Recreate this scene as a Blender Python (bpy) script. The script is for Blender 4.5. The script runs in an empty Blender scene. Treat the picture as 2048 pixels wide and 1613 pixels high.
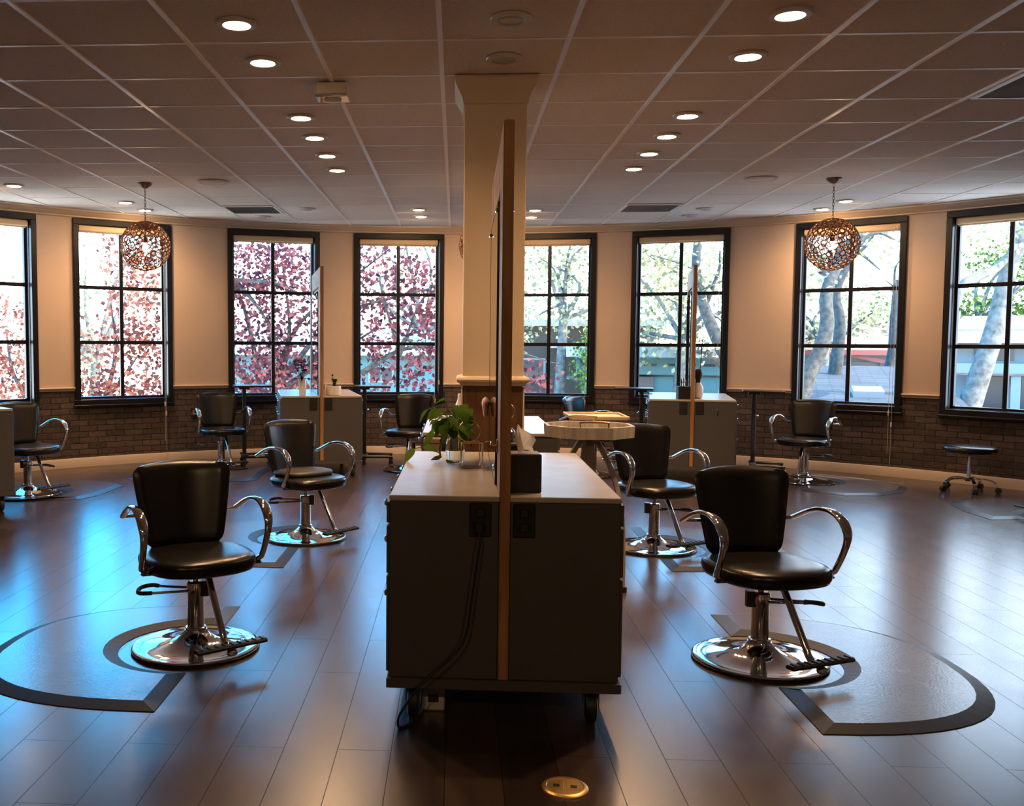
import bpy, bmesh, math, random
from mathutils import Vector, Matrix
PI = math.pi
R = math.radians
scene = bpy.context.scene
COL = scene.collection

# ------------------------------------------------------------------ camera
H_CAM = 1.40
cam_d = bpy.data.cameras.new('camera')
cam = bpy.data.objects.new('camera', cam_d)
COL.objects.link(cam)
cam_d.sensor_width = 36.0
cam_d.lens = 36.0 * 1919.76 / 2048.0
cam_d.shift_x = (1024 - 793.88) / 2048.0
cam_d.shift_y = (809.49 - 806.5) / 2048.0
cam_d.clip_start, cam_d.clip_end = 0.05, 500
AX = Vector((0.99810463, 0.06136088, 0.00469039))
AD = Vector((0.00859038, -0.06344967, -0.99794807))
AF = Vector((-0.06093737, 0.99609687, -0.06385652))
m = Matrix.Identity(4)
for i in range(3):
    m[i][0], m[i][1], m[i][2] = AX[i], -AD[i], -AF[i]
m[2][3] = H_CAM
cam.matrix_world = m
scene.camera = cam

# ------------------------------------------------------------------ view, world, sun
scene.view_settings.view_transform = 'Standard'
scene.view_settings.look = 'None'
scene.view_settings.exposure = 0.22
scene.view_settings.gamma = 1.0
scene.view_settings.use_curve_mapping = False
scene.cycles.max_bounces = 8
scene.cycles.diffuse_bounces = 4
scene.cycles.glossy_bounces = 4
scene.cycles.transparent_max_bounces = 12
scene.cycles.sample_clamp_indirect = 6.0
scene.cycles.caustics_reflective = False
scene.cycles.caustics_refractive = False

world = bpy.data.worlds.new('sky')
scene.world = world
world.use_nodes = True
wn, wl = world.node_tree.nodes, world.node_tree.links
wn.clear()
w_out = wn.new('ShaderNodeOutputWorld')
w_bg = wn.new('ShaderNodeBackground')
w_tc = wn.new('ShaderNodeTexCoord')
w_sep = wn.new('ShaderNodeSeparateXYZ')
wl.new(w_tc.outputs['Generated'], w_sep.inputs[0])
w_ramp = wn.new('ShaderNodeValToRGB')          # height above the horizon -> clear sky colour
cr = w_ramp.color_ramp
cr.elements[0].position, cr.elements[0].color = 0.0, (0.95, 1.0, 1.0, 1)
cr.elements[1].position, cr.elements[1].color = 1.0, (0.04, 0.14, 0.36, 1)
for p, c in ((0.07, (0.70, 0.92, 1.0, 1)), (0.14, (0.08, 0.74, 1.5, 1)), (0.34, (0.02, 0.62, 1.4, 1)), (0.52, (0.03, 0.22, 0.55, 1))):
    e = cr.elements.new(p); e.color = c
wl.new(w_sep.outputs['Z'], w_ramp.inputs[0])
w_map = wn.new('ShaderNodeMapping')
w_map.inputs['Scale'].default_value = (1.6, 1.6, 4.0)
wl.new(w_tc.outputs['Generated'], w_map.inputs[0])
w_noise = wn.new('ShaderNodeTexNoise')          # clouds, thicker towards the east (right)
w_noise.inputs['Scale'].default_value = 2.2
w_noise.inputs['Detail'].default_value = 5
wl.new(w_map.outputs[0], w_noise.inputs['Vector'])
w_add = wn.new('ShaderNodeMath'); w_add.operation = 'MULTIPLY_ADD'
w_add.inputs[1].default_value = 0.62
wl.new(w_sep.outputs['X'], w_add.inputs[0])
wl.new(w_noise.outputs['Fac'], w_add.inputs[2])
w_cr = wn.new('ShaderNodeValToRGB')
w_cr.color_ramp.elements[0].position = 0.46
w_cr.color_ramp.elements[1].position = 0.80
wl.new(w_add.outputs[0], w_cr.inputs[0])
w_mix = wn.new('ShaderNodeMix'); w_mix.data_type = 'RGBA'
wl.new(w_cr.outputs[0], w_mix.inputs['Factor'])
wl.new(w_ramp.outputs[0], w_mix.inputs['A'])
w_mix.inputs['B'].default_value = (0.52, 0.62, 0.76, 1)
wl.new(w_mix.outputs['Result'], w_bg.inputs['Color'])
w_bg.inputs['Strength'].default_value = 10.0
wl.new(w_bg.outputs[0], w_out.inputs['Surface'])

sun_d = bpy.data.lights.new('sun', 'SUN')
sun_d.energy = 13.0
sun_d.angle = R(0.6)
sun_d.color = (1.0, 0.93, 0.80)
sun = bpy.data.objects.new('sun', sun_d)
COL.objects.link(sun)
sun.rotation_euler = Vector((0.80, -0.30, 0.72)).to_track_quat('Z', 'Y').to_euler()   # from the right, high, a little behind the camera

# ------------------------------------------------------------------ constants of the room
CX, CY, RW = 0.2745, 5.474, 6.67          # centre and radius of the bowed window wall
ZC = 2.8425                               # ceiling height
def wp(ang_deg, r, z=0.0):                # point on the bow, angle measured from +Y towards +X
    a = R(ang_deg)
    return Vector((CX + r * math.sin(a), CY + r * math.cos(a), z))
def at(x, y, Y):                          # point seen at (x, y) of the 2048 px photograph at depth Y
    d = AX * ((x - 793.88) / 1919.76) + AD * ((y - 809.49) / 1919.76) + AF
    t = Y / d.y
    return Vector((d.x * t, Y, d.z * t + H_CAM))

# ------------------------------------------------------------------ materials
def new_mat(name):
    mt = bpy.data.materials.new(name)
    mt.use_nodes = True
    nt = mt.node_tree
    b = nt.nodes['Principled BSDF']
    return mt, nt, b
def simple(name, col, rough=0.5, metal=0.0, spec=0.5, var=0.0, vscale=8.0, bump=0.0, bscale=200.0, emit=None, estr=0.0, coat=0.0):
    mt, nt, b = new_mat(name)
    b.inputs['Base Color'].default_value = (*col, 1)
    b.inputs['Roughness'].default_value = rough
    b.inputs['Metallic'].default_value = metal
    b.inputs['Specular IOR Level'].default_value = spec
    if coat:
        b.inputs['Coat Weight'].default_value = coat
        b.inputs['Coat Roughness'].default_value = 0.1
    if var or bump:
        tc = nt.nodes.new('ShaderNodeTexCoord')
    if var:
        n = nt.nodes.new('ShaderNodeTexNoise')
        n.inputs['Scale'].default_value = vscale
        n.inputs['Detail'].default_value = 4
        nt.links.new(tc.outputs['Object'], n.inputs['Vector'])
        r = nt.nodes.new('ShaderNodeValToRGB')
        r.color_ramp.elements[0].position, r.color_ramp.elements[1].position = 0.3, 0.7
        r.color_ramp.elements[0].color = (*[c * (1 - var) for c in col], 1)
        r.color_ramp.elements[1].color = (*[min(1, c * (1 + var)) for c in col], 1)
        nt.links.new(n.outputs['Fac'], r.inputs[0])
        nt.links.new(r.outputs[0], b.inputs['Base Color'])
    if bump:
        n2 = nt.nodes.new('ShaderNodeTexNoise')
        n2.inputs['Scale'].default_value = bscale
        n2.inputs['Detail'].default_value = 3
        nt.links.new(tc.outputs['Object'], n2.inputs['Vector'])
        bp = nt.nodes.new('ShaderNodeBump')
        bp.inputs['Strength'].default_value = bump
        bp.inputs['Distance'].default_value = 0.002
        nt.links.new(n2.outputs['Fac'], bp.inputs['Height'])
        nt.links.new(bp.outputs[0], b.inputs['Normal'])
    if emit:
        b.inputs['Emission Color'].default_value = (*emit, 1)
        b.inputs['Emission Strength'].default_value = estr
    return mt
def wood(name, c1, c2, axis=1, rough=0.5, scale=3.0):
    mt, nt, b = new_mat(name)
    tc = nt.nodes.new('ShaderNodeTexCoord')
    mp = nt.nodes.new('ShaderNodeMapping')
    s = [scale * 9] * 3; s[axis] = scale * 0.7
    mp.inputs['Scale'].default_value = s
    nt.links.new(tc.outputs['Object'], mp.inputs[0])
    n = nt.nodes.new('ShaderNodeTexNoise')
    n.inputs['Scale'].default_value = 1.0; n.inputs['Detail'].default_value = 6; n.inputs['Distortion'].default_value = 0.6
    nt.links.new(mp.outputs[0], n.inputs['Vector'])
    r = nt.nodes.new('ShaderNodeValToRGB')
    r.color_ramp.elements[0].position, r.color_ramp.elements[1].position = 0.35, 0.68
    r.color_ramp.elements[0].color, r.color_ramp.elements[1].color = (*c1, 1), (*c2, 1)
    nt.links.new(n.outputs['Fac'], r.inputs[0])
    nt.links.new(r.outputs[0], b.inputs['Base Color'])
    b.inputs['Roughness'].default_value = rough
    b.inputs['Specular IOR Level'].default_value = 0.2
    return mt
def floor_material():
    mt, nt, b = new_mat('floor_planks')
    N, Lk = nt.nodes, nt.links
    tc = N.new('ShaderNodeTexCoord')
    mp = N.new('ShaderNodeMapping')
    mp.inputs['Rotation'].default_value = (0, 0, R(-90))
    mp.inputs['Location'].default_value = (0.45, -0.025 , 0)
    Lk.new(tc.outputs['Object'], mp.inputs[0])
    br = N.new('ShaderNodeTexBrick')
    br.offset, br.offset_frequency, br.squash = 0.37, 2, 1.0
    br.inputs['Scale'].default_value = 1.0
    br.inputs['Brick Width'].default_value = 1.22
    br.inputs['Row Height'].default_value = 0.1855
    br.inputs['Mortar Size'].default_value = 0.0017
    br.inputs['Mortar Smooth'].default_value = 0.2
    br.inputs['Bias'].default_value = 0.0
    br.inputs['Color1'].default_value = (0.034, 0.020, 0.014, 1)
    br.inputs['Color2'].default_value = (0.080, 0.050, 0.038, 1)
    br.inputs['Mortar'].default_value = (0.02, 0.014, 0.01, 1)
    Lk.new(mp.outputs[0], br.inputs['Vector'])
    m2 = N.new('ShaderNodeMapping'); m2.inputs['Scale'].default_value = (16, 1.6, 1)
    Lk.new(tc.outputs['Object'], m2.inputs[0])
    n1 = N.new('ShaderNodeTexNoise'); n1.inputs['Scale'].default_value = 1.4; n1.inputs['Detail'].default_value = 7
    Lk.new(m2.outputs[0], n1.inputs['Vector'])
    n2 = N.new('ShaderNodeTexNoise'); n2.inputs['Scale'].default_value = 5.0; n2.inputs['Detail'].default_value = 5
    Lk.new(tc.outputs['Object'], n2.inputs['Vector'])
    rg = N.new('ShaderNodeMapRange'); rg.inputs[1].default_value, rg.inputs[2].default_value, rg.inputs[3].default_value, rg.inputs[4].default_value = 0.3, 0.7, 0.72, 1.25
    Lk.new(n1.outputs['Fac'], rg.inputs[0])
    mx = N.new('ShaderNodeMix'); mx.data_type = 'RGBA'; mx.blend_type = 'MULTIPLY'; mx.inputs['Factor'].default_value = 1
    Lk.new(br.outputs['Color'], mx.inputs['A']); Lk.new(rg.outputs[0], mx.inputs['B'])
    Lk.new(mx.outputs['Result'], b.inputs['Base Color'])
    rr = N.new('ShaderNodeMapRange'); rr.inputs[1].default_value, rr.inputs[2].default_value, rr.inputs[3].default_value, rr.inputs[4].default_value = 0.3, 0.7, 0.235, 0.265
    Lk.new(n2.outputs['Fac'], rr.inputs[0]); Lk.new(rr.outputs[0], b.inputs['Roughness'])
    sp = N.new('ShaderNodeMapRange'); sp.inputs[3].default_value, sp.inputs[4].default_value = 1.0, 0.1
    Lk.new(br.outputs['Fac'], sp.inputs[0]); Lk.new(sp.outputs[0], b.inputs['Specular IOR Level'])
    bp = N.new('ShaderNodeBump'); bp.inputs['Strength'].default_value = 0.15; bp.inputs['Distance'].default_value = 0.002; bp.invert = True
    Lk.new(br.outputs['Fac'], bp.inputs['Height'])
    Lk.new(bp.outputs[0], b.inputs['Normal'])
    return mt
def brick_material():
    mt, nt, b = new_mat('brick')
    N, Lk = nt.nodes, nt.links
    tc = N.new('ShaderNodeTexCoord')
    nz = N.new('ShaderNodeTexNoise'); nz.inputs['Scale'].default_value = 9.0
    Lk.new(tc.outputs['UV'], nz.inputs['Vector'])
    mx0 = N.new('ShaderNodeMix'); mx0.data_type = 'RGBA'; mx0.blend_type = 'LINEAR_LIGHT'; mx0.inputs['Factor'].default_value = 0.010
    Lk.new(tc.outputs['UV'], mx0.inputs['A']); Lk.new(nz.outputs['Color'], mx0.inputs['B'])
    br = N.new('ShaderNodeTexBrick')
    br.inputs['Scale'].default_value = 1.0
    br.inputs['Brick Width'].default_value = 0.208
    br.inputs['Row Height'].default_value = 0.0655
    br.inputs['Mortar Size'].default_value = 0.006
    br.inputs['Mortar Smooth'].default_value = 0.5
    br.inputs['Color1'].default_value = (0.055, 0.035, 0.027, 1)
    br.inputs['Color2'].default_value = (0.115, 0.078, 0.062, 1)
    br.inputs['Mortar'].default_value = (0.022, 0.016, 0.013, 1)
    Lk.new(mx0.outputs['Result'], br.inputs['Vector'])
    n1 = N.new('ShaderNodeTexNoise'); n1.inputs['Scale'].default_value = 24.0; n1.inputs['Detail'].default_value = 6
    Lk.new(tc.outputs['UV'], n1.inputs['Vector'])
    rg = N.new('ShaderNodeMapRange'); rg.inputs[1].default_value, rg.inputs[2].default_value, rg.inputs[3].default_value, rg.inputs[4].default_value = 0.3, 0.7, 0.7, 1.25
    Lk.new(n1.outputs['Fac'], rg.inputs[0])
    mx = N.new('ShaderNodeMix'); mx.data_type = 'RGBA'; mx.blend_type = 'MULTIPLY'; mx.inputs['Factor'].default_value = 1
    Lk.new(br.outputs['Color'], mx.inputs['A']); Lk.new(rg.outputs[0], mx.inputs['B'])
    Lk.new(mx.outputs['Result'], b.inputs['Base Color'])
    b.inputs['Roughness'].default_value = 0.75
    bp = N.new('ShaderNodeBump'); bp.inputs['Strength'].default_value = 1.0; bp.inputs['Distance'].default_value = 0.012; bp.invert = True
    Lk.new(br.outputs['Fac'], bp.inputs['Height'])
    b2 = N.new('ShaderNodeBump'); b2.inputs['Strength'].default_value = 0.5; b2.inputs['Distance'].default_value = 0.004
    Lk.new(n1.outputs['Fac'], b2.inputs['Height']); Lk.new(bp.outputs[0], b2.inputs['Normal'])
    Lk.new(b2.outputs[0], b.inputs['Normal'])
    return mt
def glass_pane_material():
    mt = bpy.data.materials.new('window_glass'); mt.use_nodes = True
    nt = mt.node_tree; nt.nodes.clear()
    o = nt.nodes.new('ShaderNodeOutputMaterial')
    t = nt.nodes.new('ShaderNodeBsdfTransparent'); t.inputs[0].default_value = (0.94, 0.97, 0.97, 1)
    g = nt.nodes.new('ShaderNodeBsdfGlossy'); g.inputs['Roughness'].default_value = 0.0
    f = nt.nodes.new('ShaderNodeFresnel'); f.inputs[0].default_value = 1.45
    mx = nt.nodes.new('ShaderNodeMixShader')
    nt.links.new(f.outputs[0], mx.inputs[0]); nt.links.new(t.outputs[0], mx.inputs[1]); nt.links.new(g.outputs[0], mx.inputs[2])
    nt.links.new(mx.outputs[0], o.inputs[0])
    return mt
def leaf_material(name, c1, c2, trans=0.4):
    mt = bpy.data.materials.new(name); mt.use_nodes = True
    nt = mt.node_tree; nt.nodes.clear()
    o = nt.nodes.new('ShaderNodeOutputMaterial')
    gi = nt.nodes.new('ShaderNodeNewGeometry')
    r = nt.nodes.new('ShaderNodeValToRGB')
    r.color_ramp.elements[0].color, r.color_ramp.elements[1].color = (*c1, 1), (*c2, 1)
    nt.links.new(gi.outputs['Random Per Island'], r.inputs[0])
    d = nt.nodes.new('ShaderNodeBsdfDiffuse'); t = nt.nodes.new('ShaderNodeBsdfTranslucent')
    mx = nt.nodes.new('ShaderNodeMixShader'); mx.inputs[0].default_value = trans
    for s in (d, t): nt.links.new(r.outputs[0], s.inputs['Color'])
    nt.links.new(d.outputs[0], mx.inputs[1]); nt.links.new(t.outputs[0], mx.inputs[2])
    nt.links.new(mx.outputs[0], o.inputs[0])
    return mt
M = {}
M['floor'] = floor_material()
M['brick'] = brick_material()
M['pane'] = glass_pane_material()
M['plaster'] = simple('plaster', (0.60, 0.465, 0.375), 0.7, var=0.04, vscale=2.0, bump=0.06, bscale=60)
M['trim'] = simple('cream_trim', (0.64, 0.52, 0.41), 0.45)
M['tile'] = simple('ceiling_tile', (0.78, 0.71, 0.66), 0.9, var=0.07, vscale=60, bump=0.3, bscale=220)
M['tee'] = simple('ceiling_tee', (0.95, 0.92, 0.88), 0.3, spec=0.8)
M['vent'] = simple('vent_grey', (0.16, 0.15, 0.14), 0.5)
M['black_frame'] = simple('black_window_paint', (0.006, 0.006, 0.008), 0.35, spec=0.35)
M['blind'] = simple('beige_blind', (0.72, 0.55, 0.36), 0.7)
M['cord'] = simple('white_cord', (0.55, 0.52, 0.5), 0.6)
M['leather'] = simple('black_leather', (0.006, 0.0055, 0.0055), 0.27, spec=0.45, bump=0.05, bscale=180)
M['chrome'] = simple('chrome', (0.78, 0.78, 0.80), 0.06, metal=1)
M['dark_metal'] = simple('dark_metal', (0.05, 0.05, 0.055), 0.35, metal=0.6)
M['steel'] = simple('grey_steel', (0.30, 0.27, 0.24), 0.45, metal=0.5)
M['rubber'] = simple('black_rubber', (0.012, 0.012, 0.012), 0.5)
M['mat'] = simple('mat_vinyl', (0.075, 0.065, 0.060), 0.25, spec=0.7, var=0.25, vscale=5, bump=0.25, bscale=90)
M['mat_edge'] = simple('mat_edge', (0.014, 0.012, 0.011), 0.42, spec=0.35)  # same mat as the top; shade on the sloping border put into the colour
M['laminate'] = simple('grey_laminate', (0.078, 0.075, 0.074), 0.5, spec=0.3, var=0.03, vscale=3)
M['counter'] = simple('pale_counter', (0.46, 0.42, 0.36), 0.32, spec=0.25, var=0.10, vscale=7, bump=0.03, bscale=20)
M['groove'] = simple('dark_groove', (0.03, 0.028, 0.026), 0.6)
M['oak'] = wood('oak_frame', (0.28, 0.135, 0.055), (0.42, 0.23, 0.105), axis=2)
M['oak_rail'] = wood('oak_rail', (0.28, 0.135, 0.055), (0.42, 0.23, 0.105), axis=1)
M['pale_wood'] = wood('pale_wood', (0.60, 0.44, 0.26), (0.75, 0.58, 0.37), axis=0, rough=0.45)
M['grey_wood'] = wood('grey_wood', (0.34, 0.31, 0.275), (0.50, 0.46, 0.41), axis=2, rough=0.5)
M['mirror'] = simple('mirror_glass', (0.86, 0.88, 0.87), 0.01, metal=1)
M['brown_panel'] = wood('brown_panel', (0.10, 0.048, 0.022), (0.15, 0.075, 0.036), axis=2, rough=0.4)
M['column'] = simple('column_paint', (0.66, 0.54, 0.41), 0.6, var=0.03, vscale=3)
M['brass'] = simple('brass', (0.80, 0.52, 0.20), 0.38, metal=1)
M['gold'] = simple('gold_wire', (0.72, 0.48, 0.24), 0.22, metal=1)
M['copper'] = simple('copper_wire', (0.26, 0.12, 0.06), 0.4, metal=0.8)
M['bronze'] = simple('bronze', (0.16, 0.10, 0.06), 0.4, metal=0.8)
M['lamp'] = simple('lamp_glow', (1, 0.9, 0.75), 0.5, emit=(1.0, 0.63, 0.33), estr=45.0)
M['bulb'] = simple('bulb_glow', (1, 0.9, 0.75), 0.5, emit=(1.0, 0.58, 0.27), estr=110.0)
M['white_plastic'] = simple('white_plastic', (0.58, 0.54, 0.50), 0.4)
M['off_lens'] = simple('unlit_lens', (0.45, 0.42, 0.40), 0.25)
M['black_plastic'] = simple('black_plastic', (0.008, 0.008, 0.008), 0.4)
M['black_matte'] = simple('black_matte', (0.010, 0.009, 0.009), 0.55)

M['ceramic'] = simple('white_ceramic', (0.74, 0.72, 0.69), 0.25)
M['tan'] = simple('tan_plastic', (0.30, 0.20, 0.13), 0.5)
M['pink'] = simple('pink_clay', (0.62, 0.33, 0.22), 0.5)
M['soil'] = simple('soil', (0.04, 0.028, 0.02), 0.9)
M['stem'] = simple('green_stem', (0.12, 0.20, 0.05), 0.6)
M['pothos'] = leaf_material('pothos_leaf', (0.05, 0.11, 0.015), (0.14, 0.25, 0.04), 0.25)
M['succulent'] = leaf_material('succulent_leaf', (0.03, 0.06, 0.02), (0.08, 0.13, 0.05), 0.1)
M['purple'] = leaf_material('purple_petal', (0.10, 0.05, 0.09), (0.26, 0.13, 0.20), 0.3)
M['dark_leaf'] = leaf_material('dark_leaf', (0.01, 0.012, 0.012), (0.03, 0.03, 0.03), 0.1)
M['paper'] = leaf_material('white_tissue', (0.80, 0.76, 0.70), (0.82, 0.78, 0.72), 0.55)
M['vase_glass'] = simple('clear_glass', (0.9, 0.95, 0.92), 0.03)
M['vase_glass'].node_tree.nodes['Principled BSDF'].inputs['Transmission Weight'].default_value = 1.0
M['vase_glass'].node_tree.nodes['Principled BSDF'].inputs['IOR'].default_value = 1.3

# ------------------------------------------------------------------ mesh helper
class MB:
    def __init__(s):
        s.bm = bmesh.new()
    def poly(s, pts):
        return s.bm.faces.new([s.bm.verts.new(p) for p in pts])
    def box(s, c, d, bev=0.0, rz=0.0, rx=0.0, ry=0.0, seg=1):
        t = bmesh.new()
        bmesh.ops.create_cube(t, size=1.0)
        for v in t.verts:
            v.co = Vector((v.co.x * d[0], v.co.y * d[1], v.co.z * d[2]))
        if bev:
            bmesh.ops.bevel(t, geom=t.edges[:], offset=bev, segments=seg, affect='EDGES', profile=0.5)
        mx = Matrix.Translation(c) @ Matrix.Rotation(rz, 4, 'Z') @ Matrix.Rotation(ry, 4, 'Y') @ Matrix.Rotation(rx, 4, 'X')
        s._merge(t, mx)
        return s
    def _merge(s, t, mx=None):
        vm = {}
        for v in t.verts:
            vm[v] = s.bm.verts.new(mx @ v.co if mx else v.co)
        for f in t.faces:
            s.bm.faces.new([vm[v] for v in f.verts])
        t.free()
    def rings(s, rings, cap=True, closed=False):
        vs = [[s.bm.verts.new(p) for p in r] for r in rings]
        n = len(vs[0])
        pairs = list(zip(vs, vs[1:])) + ([(vs[-1], vs[0])] if closed else [])
        for a, b in pairs:
            for i in range(n):
                j = (i + 1) % n
                s.bm.faces.new((a[i], a[j], b[j], b[i]))
        if cap and not closed:
            s.bm.faces.new(vs[0][::-1]); s.bm.faces.new(vs[-1])
        return s
    def lathe(s, prof, seg=32, c=(0, 0, 0), cap=True):
        c = Vector(c)
        return s.rings([[c + Vector((r * math.cos(2 * PI * i / seg), r * math.sin(2 * PI * i / seg), z)) for i in range(seg)] for r, z in prof], cap)
    def sweep(s, pts, sec, up=None, closed=False, scale=None):
        pts = [Vector(p) for p in pts]
        n = len(pts); rings = []; prev = None
        for i, p in enumerate(pts):
            if closed:
                t = pts[(i + 1) % n] - pts[i - 1]
            else:
                t = pts[min(i + 1, n - 1)] - pts[max(i - 1, 0)]
            t.normalize()
            if prev is None:
                u = Vector(up) if up else (Vector((0, 0, 1)) if abs(t.z) < 0.9 else Vector((1, 0, 0)))
            else:
                u = Vector(up) if up else prev
            u = u - t * u.dot(t)
            if u.length < 1e-6: u = t.orthogonal()
            u.normalize(); prev = u
            w = t.cross(u)
            k = scale[i] if scale else 1.0
            rings.append([p + (w * a + u * b) * k for a, b in sec])
        return s.rings(rings, True, closed)
    def tube(s, pts, r, seg=8, closed=False, scale=None):
        return s.sweep(pts, [(r * math.cos(2 * PI * i / seg), r * math.sin(2 * PI * i / seg)) for i in range(seg)], None, closed, scale)
    def prism(s, poly, z0, z1):
        a = [s.bm.verts.new((x, y, z0)) for x, y in poly]
        b = [s.bm.verts.new((x, y, z1)) for x, y in poly]
        n = len(poly)
        s.bm.faces.new(a[::-1]); s.bm.faces.new(b)
        for i in range(n):
            j = (i + 1) % n
            s.bm.faces.new((a[i], a[j], b[j], b[i]))
        return s
    def sphere(s, c, r, sx=1, sy=1, sz=1, u=16, v=10):
        t = bmesh.new()
        bmesh.ops.create_uvsphere(t, u_segments=u, v_segments=v, radius=r)
        s._merge(t, Matrix.Translation(c) @ Matrix.Diagonal((sx, sy, sz, 1)))
        return s
    def torus(s, c, R0, r, n=(0, 0, 1), seg=24, sec=6, sx=1.0):
        q = Vector(n).to_track_quat('Z', 'Y')
        pts = [Vector(c) + q @ Vector((R0 * sx * math.cos(2 * PI * i / seg), R0 * math.sin(2 * PI * i / seg), 0)) for i in range(seg)]
        return s.tube(pts, r, sec, closed=True)
    def build(s, name, mat, parent=None, smooth=35, fixn=True):
        if fixn: bmesh.ops.recalc_face_normals(s.bm, faces=s.bm.faces[:])
        me = bpy.data.meshes.new(name)
        s.bm.to_mesh(me); s.bm.free()
        for mm in (mat if isinstance(mat, (list, tuple)) else [mat]): me.materials.append(mm)
        if smooth:
            me.polygons.foreach_set('use_smooth', [True] * len(me.polygons))
            me.set_sharp_from_angle(angle=R(smooth))
        o = bpy.data.objects.new(name, me); COL.objects.link(o)
        if parent: o.parent = parent
        return o
def empty(name, loc=(0, 0, 0), rz=0.0):
    o = bpy.data.objects.new(name, None); COL.objects.link(o)
    o.empty_display_size = 0.1
    o.location = loc; o.rotation_euler = (0, 0, rz)
    return o
def tag(o, label, cat, group=None, kind=None):
    o['label'] = label; o['category'] = cat
    if group: o['group'] = group
    if kind: o['kind'] = kind
    return o
def struct(o):
    o['kind'] = 'structure'; return o
def kids(o): return [c for c in bpy.data.objects if c.parent == o]
def copy_tree(o, parent=None, _idx=None):
    c = o.copy(); COL.objects.link(c); c.parent = parent
    for ch in kids(o): copy_tree(ch, c)
    return c
def arc(c, r, a0, a1, n, plane='xz'):
    out = []
    for i in range(n + 1):
        a = R(a0 + (a1 - a0) * i / n); u, v = r * math.cos(a), r * math.sin(a)
        out.append(Vector(c) + (Vector((u, 0, v)) if plane == 'xz' else Vector((0, u, v)) if plane == 'yz' else Vector((u, v, 0))))
    return out
def smooth_path(pts, n=6):
    pts = [Vector(p) for p in pts]; out = []
    P = [pts[0] * 2 - pts[1]] + pts + [pts[-1] * 2 - pts[-2]]
    for i in range(1, len(P) - 2):
        for k in range(n):
            t = k / n
            a, b, c, d = P[i - 1], P[i], P[i + 1], P[i + 2]
            out.append(0.5 * ((2 * b) + (c - a) * t + (2 * a - 5 * b + 4 * c - d) * t * t + (3 * b - a - 3 * c + d) * t ** 3))
    out.append(pts[-1])
    return out

# ------------------------------------------------------------------ room shell
WIN_ANG = [-50.7, -37.5, -22.0, -8.6, 7.55, 20.95, 36.85, 49.8]
WIN_HALF = 4.85
Z_W0, Z_W1 = 0.69, 2.755
Z_RAIL = 0.855
outline = [wp(a, RW) for a in range(-90, 91, 3)]
room_poly = [(CX - RW, -2.5)] + [(p.x, p.y) for p in outline] + [(CX + RW, -2.5)]
struct(MB().prism([(x * 1.03 - 0.008, (y - 5) * 1.03 + 5) for x, y in room_poly], -0.12, 0.0).build('floor', M['floor'], smooth=0))
TILE, GX0, GY0 = 0.6096, -0.0871, 4.082
def half_chord(y, r):                      # half width of the room at depth y
    if y <= CY: return r
    v = r * r - (y - CY) ** 2
    return math.sqrt(v) if v > 0 else 0
struct(MB().prism([(x * 1.03 - 0.008, (y - 5) * 1.03 + 5) for x, y in room_poly], ZC + 0.006, ZC + 0.12).build('ceiling', M['tile'], smooth=0))
g = MB()
for k in range(-12, 13):                   # tee bars running away from the camera
    x = GX0 + k * TILE
    dx = abs(x - CX)
    if dx < RW - 0.15:
        y1 = CY + math.sqrt((RW - 0.05) ** 2 - dx * dx)
        g.box((x, (y1 - 2.4) / 2, ZC + 0.003), (0.024, y1 + 2.4, 0.008))
for k in range(-10, 14):                   # cross tees
    y = GY0 + k * TILE
    w = half_chord(y, RW - 0.05)
    if w > 0.3:
        g.box((CX, y, ZC + 0.0048), (2 * w, 0.022, 0.0026))
struct(g.build('trim_3', M['tee'], smooth=0))

def wall_cells(r_in, r_out, z0, z1, skip_windows, uvs=False):
    """ring of wall between two heights, open where a window stands"""
    b = MB()
    stops = []
    for a in WIN_ANG: stops += [(a - WIN_HALF, a + WIN_HALF)]
    cuts = sorted([-90, 90] + [x for s2 in stops for x in s2])
    uvl = b.bm.loops.layers.uv.new('UVMap') if uvs else None
    for a0, a1 in zip(cuts, cuts[1:]):
        iswin = any(abs(a0 - (w - WIN_HALF)) < 1e-6 for w in WIN_ANG)
        if iswin and skip_windows: continue
        n = max(1, int((a1 - a0) / 1.5))
        for i in range(n):
            p, q = a0 + (a1 - a0) * i / n, a0 + (a1 - a0) * (i + 1) / n
            A, B, C, D = wp(p, r_in, z0), wp(q, r_in, z0), wp(q, r_in, z1), wp(p, r_in, z1)
            A2, B2, C2, D2 = wp(p, r_out, z0), wp(q, r_out, z0), wp(q, r_out, z1), wp(p, r_out, z1)
            for f in ((A, B, C, D), (B2, A2, D2, C2), (D, C, C2, D2), (A2, B2, B, A), (A, D, D2, A2), (B2, C2, C, B)):
                face = b.poly(f)
                if uvl:
                    for lp, co in zip(face.loops, f):
                        ang = math.degrees(math.atan2(co.x - CX, co.y - CY))
                        lp[uvl].uv = (R(ang) * RW, co.z)
    bmesh.ops.remove_doubles(b.bm, verts=b.bm.verts[:], dist=0.0005)
    return b
bu = wall_cells(RW, RW + 0.16, Z_RAIL, Z_W1, True)
bu._merge(wall_cells(RW, RW + 0.16, Z_W1, ZC + 0.05, False).bm)
struct(bu.build('wall_back', M['plaster'], smooth=20))
bl = wall_cells(RW, RW + 0.16, 0.0, Z_W0, False, True)
o1 = struct(bl.build('wall_back_brick', M['brick'], smooth=0))
bl2 = wall_cells(RW, RW + 0.16, Z_W0, Z_RAIL, True, True)
o2 = bl2.build('brick_between_windows', M['brick'], smooth=0); o2.parent = o1
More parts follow.
